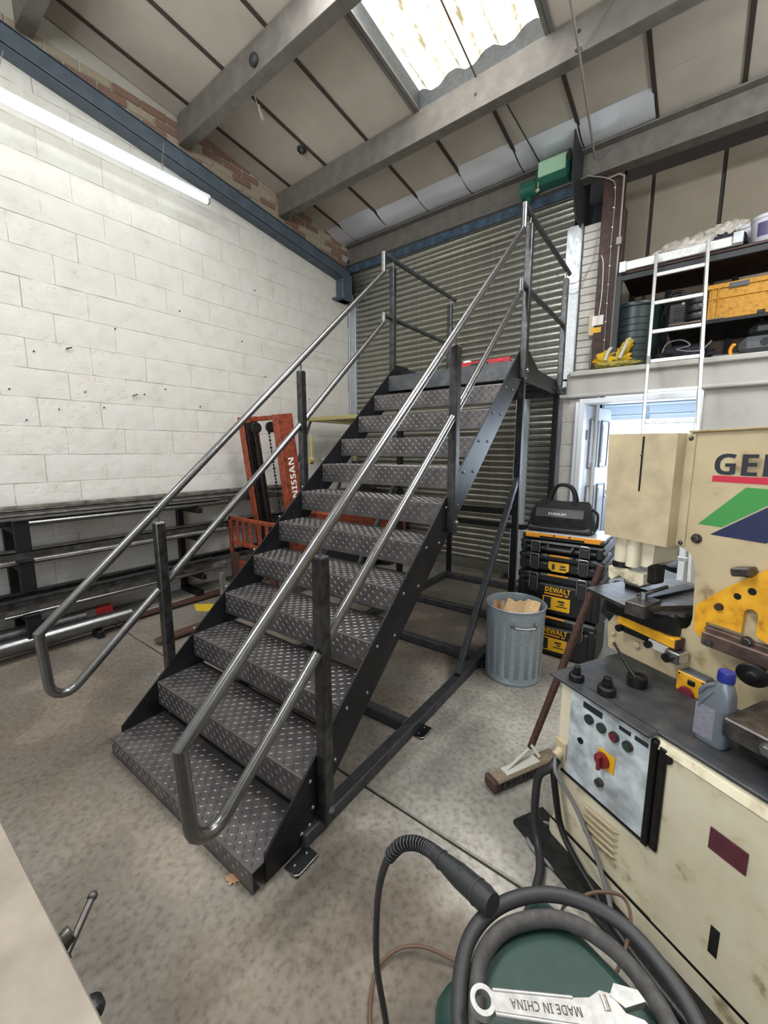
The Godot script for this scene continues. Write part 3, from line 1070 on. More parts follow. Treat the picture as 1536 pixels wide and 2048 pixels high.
	for c in 2:
		for r in 2:
			var pw := 0.24
			var ph := 0.5 if r else 0.95
			var pc := V(0.2 + 0.36 * c, 1.58 if r else 0.66, 0.0)
			var pa := MB.new()
			pa.box(pc, V(pw, ph, 0.012), 0.006)
			pa.box(pc + V(0, 0, 0.006), V(pw - 0.08, ph - 0.08, 0.014), 0.006)
			var p := obj("panel", pa, M.door_white, dr)
			var mo := MB.new()
			for q in [[V(-pw / 2, 0, 0), V(0.016, ph, 0.016)], [V(pw / 2, 0, 0), V(0.016, ph, 0.016)], [V(0, ph / 2, 0), V(pw, 0.016, 0.016)], [V(0, -ph / 2, 0), V(pw, 0.016, 0.016)]]:
				mo.box(pc + q[0] + V(0, 0, 0.006), q[1], 0.005)
			obj("moulding", mo, M.cable_grey, p)
	obj("hinge", MB.new().cyl(V(0.0, 1.62, 0.005), V(0.0, 1.72, 0.005), 0.008).cyl(V(0, 0.25, 0.005), V(0, 0.35, 0.005), 0.008), M.bolt, dr)
	obj("handle", MB.new().tube([V(0.7, 0.98, 0.0), V(0.7, 0.98, 0.05), V(0.6, 0.98, 0.05)], 0.008), M.chrome, dr)
	var bu := thing("pendant_bulb", "bare glass bulb hanging from the office ceiling beyond the doorway", "light bulb", V(-0.53, 1.94, -5.65))
	obj("flex", MB.new().cyl(V(0, 0.06, 0), V(0, 0.22, 0), 0.004), M.door_white, bu)
	obj("lamp_holder", MB.new().cyl(V(0, 0.02, 0), V(0, 0.07, 0), 0.018), M.door_white, bu)
	obj("bulb", MB.new().lathe([Vector2(0.0, -0.07), Vector2(0.02, -0.066), Vector2(0.032, -0.045), Vector2(0.03, -0.02), Vector2(0.016, 0.01), Vector2(0.012, 0.03)], 16), M.bulb_glass, bu)
	# column and conduits beside the pier
	var col := struct("trim_11", MB.new().box(V(-0.89, 3.2, -4.72), V(0.17, 1.8, 0.02), 0.003).box(V(-0.89, 3.35, -4.86), V(0.17, 2.1, 0.02), 0.003).box(V(-0.89, 3.2, -4.79), V(0.02, 1.8, 0.14), 0.003).box(V(-0.80, 3.55, -4.8), V(0.05, 0.5, 0.12), 0.01), M.brown_column, "brown steel column rising beside the brick pier", "column")
	obj("conduit", MB.new().tube([V(-0.8, 2.3, -4.68), V(-0.8, 4.03, -4.68), V(-0.84, 4.06, -4.68), V(-0.95, 4.06, -4.69)], 0.009), M.conduit, col)
	obj("conduit_box", MB.new().box(V(-0.8, 3.47, -4.665), V(0.045, 0.07, 0.035), 0.006), M.conduit, col)
	obj("cable", MB.new().tube(bez([V(-0.86, 2.3, -4.70), V(-0.865, 2.9, -4.70), V(-0.87, 3.5, -4.70), V(-0.87, 3.95, -4.7), V(-0.93, 4.05, -4.68), V(-1.1, 4.1, -4.6)], 6), 0.005, 6), M.conduit, col)
	obj("cable", MB.new().tube(bez([V(-0.94, 2.75, -4.69), V(-0.92, 3.0, -4.7), V(-0.925, 3.3, -4.7), V(-0.95, 3.4, -4.71)], 6), 0.004, 6), M.white_print, col)
	var clips := MB.new()
	for k in 9:
		clips.box(V(-0.864 - 0.001 * k, 2.6 + k * 0.17, -4.693), V(0.016, 0.01, 0.008), 0.002)
	obj("cable_clip", clips, M.white_print, col)
	col.get_child(col.get_child_count() - 1).set_meta("kind", "stuff")
	var cb := thing("switch_box", "cream electrical switch box with yellow sticker on the white brick pier", "switch box", V(-0.94, 2.77, -4.76))
	obj("case", MB.new().box(V(0, 0, 0), V(0.18, 0.22, 0.08), 0.012), M.box_cream, cb)
	obj("lid", MB.new().box(V(0, 0, 0.043), V(0.17, 0.21, 0.012), 0.006), M.box_cream, cb)
	obj("sticker", MB.new().box(V(-0.01, -0.06, 0.05), V(0.09, 0.05, 0.002)), M.label_yellow, cb)
	obj("notice", MB.new().box(V(0.0, 0.03, 0.05), V(0.1, 0.09, 0.002)), M.white_print, cb)
	obj("lead", MB.new().tube(bez([V(-0.03, -0.11, 0.02), V(-0.05, -0.25, 0.03), V(-0.05, -0.45, 0.03)], 6), 0.006, 6).tube(bez([V(0.02, -0.11, 0.02), V(0.05, -0.25, 0.04), V(0.02, -0.4, 0.05), V(0.06, -0.46, 0.06)], 6), 0.006, 6), M.cable_grey, cb)


# ---- the stair, in its own axes: x across, y up, -z up the flight
const RISE := 0.19
const GO := 0.2173
const WIDE := 1.139
const Y1 := 0.0904


func lug(b: MB, c: Vector3, u: Vector3, w: Vector3, nrm: Vector3) -> void:
	# one raised tear of the chequer plate
	var A := c - u * 0.0135
	var C := c + u * 0.0135
	var B := c - w * 0.0042
	var D := c + w * 0.0042
	var T := c - u * 0.006 + nrm * 0.0022
	var S := c + u * 0.006 + nrm * 0.0022
	b.tri(A, B, T); b.tri(B, S, T); b.tri(B, C, S)
	b.tri(C, D, S); b.tri(D, T, S); b.tri(D, A, T)


func tread_mesh(wide: float, deep: float, lip: float, front: float) -> ArrayMesh:
	var b := MB.new()
	# deck, rounded nose, lip, and a small fold at the foot of the lip
	b.box(V(wide / 2, -0.0025, -(deep - front) / 2 - 0.003), V(wide, 0.005, deep + front - 0.006))
	var prev := V(0, 0, front - 0.008)
	var pn_ := Vector3.UP
	for k in 4:
		var a := PI / 2 * (k + 1) / 4.0
		var p := V(0, -0.008 + 0.008 * cos(a), front - 0.008 + 0.008 * sin(a))
		var nn := V(0, cos(a), sin(a))
		b.quad_n(prev, p, p + V(wide, 0, 0), prev + V(wide, 0, 0), pn_, nn, nn, pn_)
		prev = p
		pn_ = nn
	b.box(V(wide / 2, -0.008 - (lip - 0.008) / 2, front - 0.0025), V(wide, lip - 0.008, 0.005))
	b.box(V(wide / 2, -lip + 0.0025, front - 0.015), V(wide, 0.005, 0.03))
	b.box(V(wide / 2, -0.02, -deep + 0.003), V(wide, 0.04, 0.005))
	var p := 0.0262
	var nx := int(wide / p)
	for j in int((deep + front - 0.012) / p):
		for i in nx:
			var c := V(0.016 + p * i, 0.0, front - 0.02 - p * j)
			var s := 1.0 if (i + j) % 2 else -1.0
			lug(b, c, V(0.707, 0, -0.707 * s), V(0.707 * s, 0, 0.707), Vector3.UP)
	for j in int((lip - 0.012) / p):
		for i in nx:
			var c := V(0.016 + p * i, -0.02 - p * j, front)
			var s := 1.0 if (i + j) % 2 else -1.0
			lug(b, c, V(0.707, 0.707 * s, 0), V(-0.707 * s, 0.707, 0), Vector3(0, 0, 1))
	return b.mesh()


func sy(s: float) -> float:
	return Y1 + RISE / GO * s


func staircase() -> void:
	var t := thing("steel_staircase", "tall free standing black steel stair with chequer plate treads and tube handrails", "staircase", V(-2.2307, 0, -0.6632), 0.0276)
	var side := Basis(V(0, 0, -1), Vector3.UP, V(1, 0, 0))
	var str_poly := [Vector2(0.03, 0.012), Vector2(0.186, 0.012), Vector2(2.56, sy(2.56) - 0.254), Vector2(2.56, 2.06), Vector2(2.74, 2.06), Vector2(3.70, 2.06), Vector2(3.70, 2.19), Vector2(2.98, 2.195), Vector2(2.70, 2.30), Vector2(2.52, 2.298), Vector2(0.03, sy(0.03))]
	for x in [-0.011, WIDE + 0.001]:
		obj("stringer", MB.new().prism(str_poly, 0.0, 0.01, Transform3D(side, V(x, 0, 0))), M.stringer, t)
	var tm := tread_mesh(WIDE - 0.004, 0.262, 0.13, 0.0)
	for i in range(2, 12):
		obj("tread", tm, M.tread, t, Transform3D(Basis(), V(0.002, Y1 + RISE * (i - 1), -GO * (i - 1))))
	obj("tread", tread_mesh(WIDE + 0.004, 0.25, 0.086, 0.022), M.tread, t, Transform3D(Basis(), V(-0.002, Y1, 0)))
	# landing
	var la := MB.new()
	la.box(V(WIDE / 2, 2.178, -3.05), V(WIDE - 0.004, 0.006, 1.31))
	la.box(V(WIDE / 2, 2.115, -2.394), V(WIDE - 0.004, 0.13, 0.006))
	la.box(V(WIDE / 2, 2.115, -3.70), V(WIDE - 0.004, 0.13, 0.006))
	for z in [-2.75, -3.1, -3.4]:
		la.box(V(WIDE / 2, 2.14, z), V(WIDE - 0.004, 0.07, 0.05))
	obj("landing", la, M.steel, t)
	# posts with pins that carry the rail
	for x in [-0.032, WIDE + 0.034]:
		for p in [[0.31, 0.05, 1.142], [1.365, 1.06, 2.075], [2.5, 2.06, 3.13], [3.62, 2.06, 3.115]]:
			var b := MB.new()
			b.box(V(x, (p[1] + p[2]) / 2, -p[0]), V(0.05, p[2] - p[1], 0.05), 0.005)
			var po := obj("post", b, M.post, t)
			obj("pin", MB.new().cyl(V(x, p[2] - 0.005, -p[0]), V(x, p[2] + 0.075, -p[0]), 0.006, 0.006, 8), M.rail, po)
			if p[0] < 2.0:
				obj("post_cap", MB.new().box(V(x, p[2] + 0.001, -p[0]), V(0.044, 0.004, 0.044), 0.0015), M.bolt, po)
			obj("post_bolt", MB.new().hexa(V(x + (0.026 if x > 0.5 else -0.026), p[1] + 0.06, -p[0]), V(1 if x > 0.5 else -1, 0, 0), 0.011, 0.012), M.bolt, po)
		# handrail: kick up at the top, long slope, mitred drop, round return into the middle rail
		var h := [V(x, 3.21, -2.36), V(x, 3.045, -2.36), V(x, 0.718, 0.24), V(x, 0.47, 0.228)]
		var rc := V(x, 0.435, 0.165)
		for k in 7:
			var a := 0.15 + (PI - 0.95) * k / 6.0
			h.append(V(x, rc.y + 0.03 - 0.062 * sin(a), rc.z + 0.062 * cos(a)))
		h.append(V(x, 0.775, -0.285))
		obj("handrail", MB.new().tube(h, 0.0205, 28), M.rail, t)
		obj("middle_rail", MB.new().tube([V(x, 0.815, -0.335), V(x, 1.70, -1.34)], 0.0205, 28), M.rail, t)
		obj("middle_rail", MB.new().tube([V(x, 1.745, -1.39), V(x, 2.635, -2.36), V(x, 2.72, -2.362)], 0.0205, 28), M.rail, t)
		obj("landing_rail", MB.new().tube([V(x, 3.195, -2.37), V(x, 3.195, -3.735)], 0.02, 14), M.steel, t)
		obj("landing_rail", MB.new().tube([V(x, 2.70, -2.37), V(x, 2.70, -3.60)], 0.02, 14), M.steel, t)
		# base rail, legs, brace
		var xi := clampf(x, 0.0, WIDE)
		obj("base_rail", MB.new().box(V(xi, 0.034, -1.95), V(0.06, 0.06, 3.5), 0.004), M.steel, t)
		obj("leg", MB.new().box(V(xi, 1.06, -2.585), V(0.05, 2.0, 0.05), 0.004), M.black_steel, t)
		obj("leg", MB.new().box(V(xi, 1.06, -3.67), V(0.05, 2.0, 0.05), 0.004), M.black_steel, t)
		obj("brace", rod(V(xi, 0.075, -1.57), V(xi, 1.36, -2.63), Vector2(0.04, 0.04)), M.steel, t)
		for s in [0.16, 1.04, 1.9, 2.9]:
			var sg := 1.0 if x > 0.5 else -1.0
			var fx := xi + 0.05 * sg
			var fp := obj("foot_plate", MB.new().box(V(fx, 0.005, -s), V(0.07, 0.008, 0.11), 0.003), M.black_steel, t)
			obj("plate_edge", MB.new().tube([V(fx, 0.008, -s + 0.056), V(fx + 0.022 * sg, 0.010, -s + 0.056), V(fx + 0.034 * sg, 0.010, -s + 0.044), V(fx + 0.034 * sg, 0.010, -s - 0.05)], 0.0025, 6), M.chrome, fp)
			for q in [-0.03, 0.03]:
				obj("plate_bolt", MB.new().dome(V(fx - 0.005 * sg, 0.009, -s + q), Vector3.UP, 0.006, 0.006), M.bolt, fp)
	for s in [1.0, 1.92, 2.72, 3.6]:
		obj("cross_member", MB.new().box(V(WIDE / 2, 0.034, -s), V(WIDE - 0.06, 0.058, 0.06), 0.004), M.steel, t)
	for y in [0.7]:
		obj("cross_member", MB.new().box(V(WIDE / 2, 0.70, -3.67), V(WIDE - 0.05, 0.05, 0.05), 0.004), M.black_steel, t)
		obj("cross_member", MB.new().box(V(WIDE / 2, 1.02, -2.585), V(WIDE - 0.05, 0.05, 0.05), 0.004), M.black_steel, t)
	# rivet-like bolt heads through both stringers
	var bo := MB.new()
	for k in 10:
		for q in [0.25, 0.39]:
			var s: float = q + GO * k
			var y := 0.253 + RISE * k
			bo.dome(V(WIDE + 0.011, y, -s), Vector3.RIGHT, 0.010, 0.007)
			bo.dome(V(-0.011, y, -s), Vector3.LEFT, 0.010, 0.007)
			if q < 0.3:
				bo.dome(V(0.0, y + 0.06, -s + 0.02), Vector3.RIGHT, 0.009, 0.008)
	for q in [[0.24, 0.068], [0.198, 0.064], [0.26, 0.132], [2.30, 2.17], [2.62, 2.13], [3.55, 2.12]]:
		bo.dome(V(WIDE + 0.011, q[1], -q[0]), Vector3.RIGHT, 0.010, 0.007)
	obj("bolts", bo, M.bolt, t).set_meta("kind", "stuff")
	# corner bracket on the landing
	var br := MB.new()
	br.prism([Vector2(0, 0), Vector2(0.16, 0), Vector2(0.13, 0.05), Vector2(0.03, 0.085), Vector2(0, 0.08)], 0.0, 0.01, Transform3D(Basis(), V(0.02, 2.181, -2.62)))
	obj("corner_bracket", br, M.black_steel, t)
	var rb := thing("spirit_level", "red box level lying on the top landing of the stair", "spirit level", V(-1.50, 2.181, -3.24), -0.03)
	obj("body", MB.new().box(V(0, 0.032, 0), V(0.52, 0.064, 0.03), 0.004), M.red_plastic, rb)
	obj("grip", MB.new().box(V(0.0, 0.034, 0.001), V(0.16, 0.03, 0.033), 0.004), M.plastic_grey, rb)
	obj("vial", MB.new().box(V(0.18, 0.045, 0.001), V(0.05, 0.025, 0.034), 0.004), M.print_red, rb)
	obj("rag", MB.new().ball(V(-0.12, 0.067, 0.0), V(0.04, 0.012, 0.02), 10, 6), M.white_print, rb)


func ironworker() -> void:
	var t := thing("ironworker", "large cream steel punching and shearing machine with yellow guard plates", "punching machine", V(-0.343, 0, -1.533), -0.50351)
	# base cabinet
	var ca := MB.new()
	ca.box(V(0.6, 0.385, -0.29), V(1.2, 0.60, 0.58), 0.012)
	var cab := obj("cabinet", ca, M.cream, t)
	obj("plinth", MB.new().prism([Vector2(0.0, 0.03), Vector2(0.05, 0.0), Vector2(1.2, 0.0), Vector2(1.2, 0.085), Vector2(0.0, 0.085)], -0.58, 0.004), M.cream, t)
	obj("drip_tray", MB.new().box(V(0.55, 0.012, 0.02), V(1.3, 0.02, 0.16), 0.004), M.tool_dark, t)
	obj("seam", MB.new().box(V(0.6, 0.087, 0.0), V(1.2, 0.005, 0.007)), M.tool_dark, cab)
	obj("door_panel", MB.new().box(V(0.80, 0.375, 0.001), V(0.80, 0.56, 0.006), 0.002), M.cream, cab)
	obj("door_strip", MB.new().box(V(0.385, 0.50, 0.004), V(0.022, 0.34, 0.012), 0.003), M.tool_dark, cab)
	# rolled front edge of the top, worn
	obj("bevel", MB.new().prism([Vector2(0.0, 0.66), Vector2(0.03, 0.66), Vector2(0.02, 0.68), Vector2(-0.03, 0.698), Vector2(-0.03, 0.66)], 0.36, 1.2, Transform3D(Basis(V(0, 0, 1), Vector3.UP, V(-1, 0, 0)), V(1.56, 0, -0.02))), M.cream, t)
	obj("worktop", MB.new().box(V(0.59, 0.696, -0.19), V(1.22, 0.012, 0.37), 0.003).box(V(0.17, 0.696, 0.012), V(0.38, 0.012, 0.05), 0.003), M.table_black, t)
	for k in 5:
		var lv := MB.new()
		var y := 0.275 - 0.024 * k
		lv.tube([V(0.135, y - 0.008, 0.0), V(0.15, y - 0.004, 0.006), V(0.21, y, 0.007), V(0.265, y + 0.003, 0.006), V(0.278, y + 0.003, 0.0)], [0.002, 0.006, 0.0065, 0.006, 0.002], 8)
		obj("louvre", lv, M.cream_clean, cab)
	obj("rating_plate", MB.new().box(V(0.562, 0.51, 0.006), V(0.084, 0.064, 0.003), 0.001), M.maroon, cab)
	obj("finger_slot", MB.new().box(V(0.56, 0.224, 0.004), V(0.022, 0.085, 0.003), 0.001), M.tool_dark, cab)
	obj("knob", MB.new().cyl(V(0.401, 0.645, 0.0), V(0.401, 0.645, 0.012), 0.013, 0.011), M.tool_dark, cab)
	# control panel
	var pa := obj("control_panel", MB.new().box(V(0.207, 0.506, 0.003), V(0.30, 0.345, 0.008), 0.003), M.panel_grey, t)
	obj("panel_post", MB.new().box(V(0.362, 0.505, 0.006), V(0.02, 0.355, 0.022), 0.004), M.black_steel, t)
	obj("panel_sill", MB.new().box(V(0.20, 0.328, 0.004), V(0.33, 0.006, 0.012), 0.002), M.black_steel, t)
	obj("panel_label", MB.new().box(V(0.15, 0.645, 0.0075), V(0.075, 0.022, 0.002)), M.print_black, pa)
	obj("panel_label", MB.new().box(V(0.268, 0.647, 0.0075), V(0.04, 0.013, 0.002)), M.print_black, pa)
	obj("panel_label", MB.new().box(V(0.322, 0.647, 0.0075), V(0.042, 0.014, 0.002)), M.print_black, pa)
	var bcol := [M.button_dark, M.button_green, M.button_red, M.button_green]
	for k in 4:
		var x: float = [0.142, 0.19, 0.237, 0.284][k]
		var b := obj("push_button", MB.new().cyl(V(x, 0.605, 0.006), V(x, 0.605, 0.020), 0.013), bcol[k], pa)
		obj("ring", MB.new().pipe(V(x, 0.605, 0.006), V(x, 0.605, 0.017), 0.0165, 0.0125), M.tool_steel, b)
	obj("indicator", MB.new().cyl(V(0.113, 0.503, 0.006), V(0.113, 0.503, 0.012), 0.011), M.tool_dark, pa)
	obj("key_lock", MB.new().cyl(V(0.2, 0.408, 0.006), V(0.2, 0.408, 0.022), 0.015, 0.013).cyl(V(0.2, 0.408, 0.022), V(0.2, 0.408, 0.026), 0.008), M.tool_steel, pa)
	var sw := obj("switch_plate", MB.new().box(V(0.215, 0.5, 0.0085), V(0.062, 0.062, 0.004), 0.001), M.label_yellow, pa)
	obj("rotary_knob", MB.new().cyl(V(0.205, 0.497, 0.008), V(0.205, 0.497, 0.024), 0.026, 0.024, 22).box(V(0.205, 0.493, 0.03), V(0.012, 0.052, 0.016), 0.003), M.switch_red, sw)
	# the C shaped frame plate
	var pl := [Vector2(0.15, 1.583), Vector2(1.25, 1.60), Vector2(1.25, 0.70), Vector2(-0.075, 0.70), Vector2(-0.085, 0.80), Vector2(-0.04, 0.885), Vector2(0.195, 0.893), Vector2(0.215, 0.90), Vector2(0.226, 0.92), Vector2(0.23, 0.947), Vector2(0.226, 1.03), Vector2(0.223, 1.112), Vector2(0.214, 1.147), Vector2(0.198, 1.172), Vector2(0.17, 1.187), Vector2(0.15, 1.19)]
	var fr := obj("frame_plate", MB.new().prism(pl, -0.41, -0.35), M.plate_tan, t)
	obj("rear_plate", MB.new().prism(pl, -0.58, -0.50), M.cream, t)
	obj("flange", MB.new().box(V(0.165, 1.387, -0.347), V(0.03, 0.392, 0.008), 0.002), M.cream_clean, fr)
	obj("cap_strip", MB.new().box(V(0.7, 1.596, -0.40), V(1.08, 0.008, 0.13), 0.002, Basis(Vector3(0, 0, 1), 0.0155)), M.cream_dark, fr)
	for q in [V(0.166, 1.565, -0.343), V(0.168, 1.203, -0.343)]:
		obj("flange_bolt", MB.new().dome(q, V(0, 0, 1), 0.0085, 0.006), M.tool_steel, fr)
	obj("hex_bolt", MB.new().hexa(V(0.215, 1.227, -0.35), V(0, 0, 1), 0.013, 0.014), M.tool_steel, fr)
	# printed marks, as thin film on the plate
	text("lettering", "GEK", 0.066, 0.001, M.print_black, fr, Transform3D(Basis(), V(0.236, 1.479, -0.3492)), true, 1.08)
	obj("red_bar", MB.new().box(V(0.42, 1.434, -0.3495), V(0.36, 0.02, 0.001)), M.print_red, fr)
	obj("green_mark", MB.new().prism([Vector2(0.213, 1.278), Vector2(0.283, 1.278), Vector2(0.455, 1.41), Vector2(0.335, 1.412)], -0.35, -0.349), M.print_green, fr)
	obj("blue_mark", MB.new().prism([Vector2(0.253, 1.249), Vector2(0.402, 1.249), Vector2(0.56, 1.40), Vector2(0.45, 1.40)], -0.35, -0.3486), M.print_blue, fr)
	# guard box over the punch head
	var gb := obj("head_guard", MB.new().prism([Vector2(-0.108, 1.588), Vector2(-0.094, 1.187), Vector2(0.152, 1.187), Vector2(0.152, 1.583)], -0.60, -0.293), M.cream_clean, t)
	obj("guard_slot", MB.new().box(V(0.035, 1.475, -0.2925), V(0.0065, 0.2, 0.002)), M.tool_dark, gb)
	obj("slot_screw", MB.new().dome(V(0.034, 1.507, -0.292), V(0, 0, 1), 0.006, 0.005), M.tool_steel, gb)
	# punch head
	var hd := MB.new()
	hd.prism([Vector2(-0.105, 1.19), Vector2(-0.09, 1.10), Vector2(-0.075, 1.075), Vector2(0.04, 1.075), Vector2(0.062, 1.095), Vector2(0.066, 1.19)], -0.52, -0.37)
	hd.cyl(V(0.0, 1.073, -0.345), V(0.0, 1.19, -0.345), 0.024)
	hd.cyl(V(-0.06, 1.078, -0.37), V(-0.05, 1.19, -0.37), 0.03, 0.04)
	obj("punch_head", hd, M.cream, t)
	obj("ram_collar", MB.new().cyl(V(-0.06, 1.055, -0.37), V(-0.06, 1.078, -0.37), 0.036), M.tool_dark, t)
	var ps := MB.new()
	ps.prism([Vector2(-0.105, 1.047), Vector2(-0.1, 1.0), Vector2(-0.085, 0.995), Vector2(-0.055, 1.02), Vector2(-0.02, 1.01), Vector2(0.03, 0.998), Vector2(0.047, 1.01), Vector2(0.045, 1.05), Vector2(-0.03, 1.055)], -0.46, -0.35)
	obj("stripper", ps, M.cream, t)
	obj("stripper_pad", MB.new().box(V(0.0, 1.0, -0.39), V(0.07, 0.016, 0.08), 0.004), M.chrome, t)
	obj("ram", MB.new().box(V(0.06, 1.05, -0.40), V(0.035, 0.07, 0.06), 0.006), M.tool_dark, t)
	# punch table
	obj("punch_table", MB.new().prism([Vector2(-0.13, -0.262), Vector2(0.07, -0.222), Vector2(0.21, -0.34), Vector2(0.21, -0.66), Vector2(-0.02, -0.74), Vector2(-0.13, -0.6)], 0.0, 0.014, Transform3D(Basis(V(1, 0, 0), V(0, 0, 1), V(0, -1, 0)), V(0, 0.955, 0))), M.tool_steel, t)
	obj("table_bed", MB.new().box(V(0.06, 0.905, -0.47), V(0.28, 0.09, 0.32), 0.01), M.tool_dark, t)
	obj("die_slide", MB.new().box(V(0.05, 0.961, -0.5), V(0.05, 0.012, 0.3), 0.002).box(V(-0.03, 0.961, -0.45), V(0.1, 0.012, 0.05), 0.002), M.tool_dark, t)
	obj("table_stop", MB.new().box(V(0.105, 0.955, -0.272), V(0.07, 0.05, 0.12), 0.003, Basis(Vector3.UP, 0.15)), M.tool_steel, t)
	obj("fence", MB.new().box(V(0.155, 0.962, -0.34), V(0.035, 0.02, 0.26), 0.003, Basis(Vector3.UP, -0.35)), M.tool_steel, t)
	obj("clamp_nut", MB.new().hexa(V(0.095, 0.98, -0.285), Vector3.UP, 0.012, 0.022), M.bolt, t)
	obj("clamp_lever", MB.new().tube([V(0.095, 0.995, -0.285), V(0.11, 1.01, -0.31), V(0.118, 1.02, -0.38)], 0.007), M.tool_steel, t)
	# notching station below
	var yb := obj("yellow_bar", MB.new().box(V(0.10, 0.853, -0.32), V(0.235, 0.034, 0.04), 0.003, Basis(Vector3.UP, -0.1)), M.yellow, t)
	obj("bar_screw", MB.new().cyl(V(-0.0, 0.823, -0.32), V(0.0, 0.823, -0.295), 0.014), M.tool_dark, yb)
	obj("bar_end", MB.new().box(V(0.214, 0.85, -0.318), V(0.012, 0.036, 0.05), 0.002), M.brown_column, yb)
	obj("blade_holder", MB.new().box(V(0.06, 0.822, -0.33), V(0.10, 0.025, 0.04), 0.003), M.tool_dark, t)
	obj("blade", MB.new().box(V(0.155, 0.814, -0.315), V(0.075, 0.034, 0.03), 0.003), M.silver_tape, t)
	obj("stop_block", MB.new().box(V(0.215, 0.808, -0.31), V(0.05, 0.042, 0.06), 0.004), M.chrome, t)
	obj("hand_screw", MB.new().cyl(V(0.125, 0.812, -0.30), V(0.125, 0.812, -0.285), 0.013), M.tool_dark, t)
	obj("hand_screw", MB.new().cyl(V(0.208, 0.806, -0.28), V(0.208, 0.806, -0.262), 0.016), M.tool_dark, t)
	for q in [V(0.05, 0.766, -0.35), V(-0.05, 0.735, -0.35), V(-0.055, 0.775, -0.35)]:
		obj("hex_bolt", MB.new().hexa(q, V(0, 0, 1), 0.0145, 0.012), M.cream_clean, t)
	obj("side_guard", MB.new().prism([Vector2(-0.17, 0.88), Vector2(-0.19, 0.80), Vector2(-0.08, 0.735), Vector2(-0.06, 0.87)], -0.44, -0.435), M.plastic_grey, t)
	# emergency stop
	var es := obj("stop_box", MB.new().box(V(0.278, 0.718, -0.325), V(0.095, 0.104, 0.055), 0.01), M.case_grey, t)
	obj("stop_face", MB.new().box(V(0.278, 0.718, -0.295), V(0.09, 0.102, 0.008), 0.004), M.yellow, es)
	obj("stop_button", MB.new().cyl(V(0.272, 0.702, -0.292), V(0.272, 0.702, -0.278), 0.014).cyl(V(0.272, 0.702, -0.286), V(0.272, 0.702, -0.276), 0.025, 0.023, 20), M.button_red, es)
	obj("stop_window", MB.new().box(V(0.282, 0.745, -0.289), V(0.022, 0.018, 0.008), 0.002), M.tool_dark, es)
	var scr := MB.new()
	for q in [Vector2(-0.037, 0.043), Vector2(0.037, 0.043), Vector2(-0.037, -0.043), Vector2(0.037, -0.043)]:
		scr.dome(V(0.278 + q.x, 0.718 + q.y, -0.291), V(0, 0, 1), 0.004, 0.002)
	obj("screws", scr, M.tool_dark, es).set_meta("kind", "stuff")
	# yellow guard plate of the shear
	var yp := [Vector2(0.243, 1.001), Vector2(0.246, 0.915), Vector2(0.268, 0.897), Vector2(0.29, 0.894), Vector2(0.29, 0.936), Vector2(0.284, 0.939), Vector2(0.278, 0.948), Vector2(0.283, 0.957), Vector2(0.292, 0.958), Vector2(0.378, 0.958)]
	for k in 7:
		var a := PI - PI * k / 6.0
		yp.append(Vector2(0.397 + 0.018 * cos(a), 1.025 + 0.018 * sin(a)))
	yp += [Vector2(0.415, 0.965), Vector2(0.45, 0.95), Vector2(0.80, 0.94), Vector2(0.80, 1.42), Vector2(0.415, 1.172), Vector2(0.32, 1.084)]
	var yg := obj("shear_guard", MB.new().prism(yp, -0.348, -0.334), M.yellow, t)
	obj("guard_bolt", MB.new().cyl(V(0.313, 1.021, -0.334), V(0.313, 1.021, -0.322), 0.0125, 0.011), M.brown_column, yg)
	obj("guard_hole", MB.new().cyl(V(0.357, 1.071, -0.335), V(0.357, 1.071, -0.3335), 0.0105), M.tool_dark, yg)
	obj("guard_hole", MB.new().cyl(V(0.392, 1.098, -0.335), V(0.392, 1.098, -0.3335), 0.0115), M.tool_dark, yg)
	obj("hold_down", MB.new().box(V(0.55, 0.912, -0.315), V(0.52, 0.046, 0.04), 0.004).box(V(0.55, 0.94, -0.33), V(0.53, 0.012, 0.022), 0.002), M.brown_steel, t)
	obj("hold_down_bolt", MB.new().cyl(V(0.315, 0.905, -0.296), V(0.315, 0.905, -0.286), 0.012), M.tool_steel, t)
	obj("hold_down_bolt", MB.new().hexa(V(0.405, 0.945, -0.318), V(0, 0, 1), 0.013, 0.012), M.tool_steel, t)
	obj("clamp_block", MB.new().box(V(0.372, 1.158, -0.318), V(0.05, 0.026, 0.05), 0.004, Basis(Vector3(0, 0, 1), 0.25)).cyl(V(0.38, 1.15, -0.35), V(0.378, 1.155, -0.32), 0.014), M.tool_steel, t)
	var hw := MB.new()
	var wf := Basis(Vector3.UP, 0.25) * Basis(Vector3.RIGHT, 0.25)
	hw.lathe([Vector2(0.0, -0.004), Vector2(0.036, -0.004), Vector2(0.04, 0.0), Vector2(0.036, 0.005), Vector2(0.018, 0.006), Vector2(0.016, 0.012), Vector2(0.008, 0.014), Vector2(0.0, 0.014)], 26, Transform3D(wf * Basis(Vector3.RIGHT, PI / 2), V(0.447, 0.866, -0.272)))
	obj("hand_wheel", hw, M.tool_dark, t)
	obj("wheel_shaft", MB.new().cyl(V(0.44, 0.868, -0.35), V(0.447, 0.866, -0.275), 0.009), M.tool_steel, t)
	# right-hand bending block
	var bb := obj("bending_block", MB.new().box(V(0.66, 0.79, -0.16), V(0.35, 0.055, 0.2), 0.004), M.tool_steel, t)
	obj("block_slot", MB.new().box(V(0.57, 0.8185, -0.2), V(0.06, 0.002, 0.01), 0.0005, Basis(Vector3.UP, 0.3)).box(V(0.6, 0.8185, -0.15), V(0.09, 0.002, 0.014), 0.0005, Basis(Vector3.UP, 0.3)), M.tool_dark, bb)
	obj("block_bolt", MB.new().hexa(V(0.585, 0.79, -0.06), V(0, 0, 1), 0.014, 0.012), M.bolt, bb)
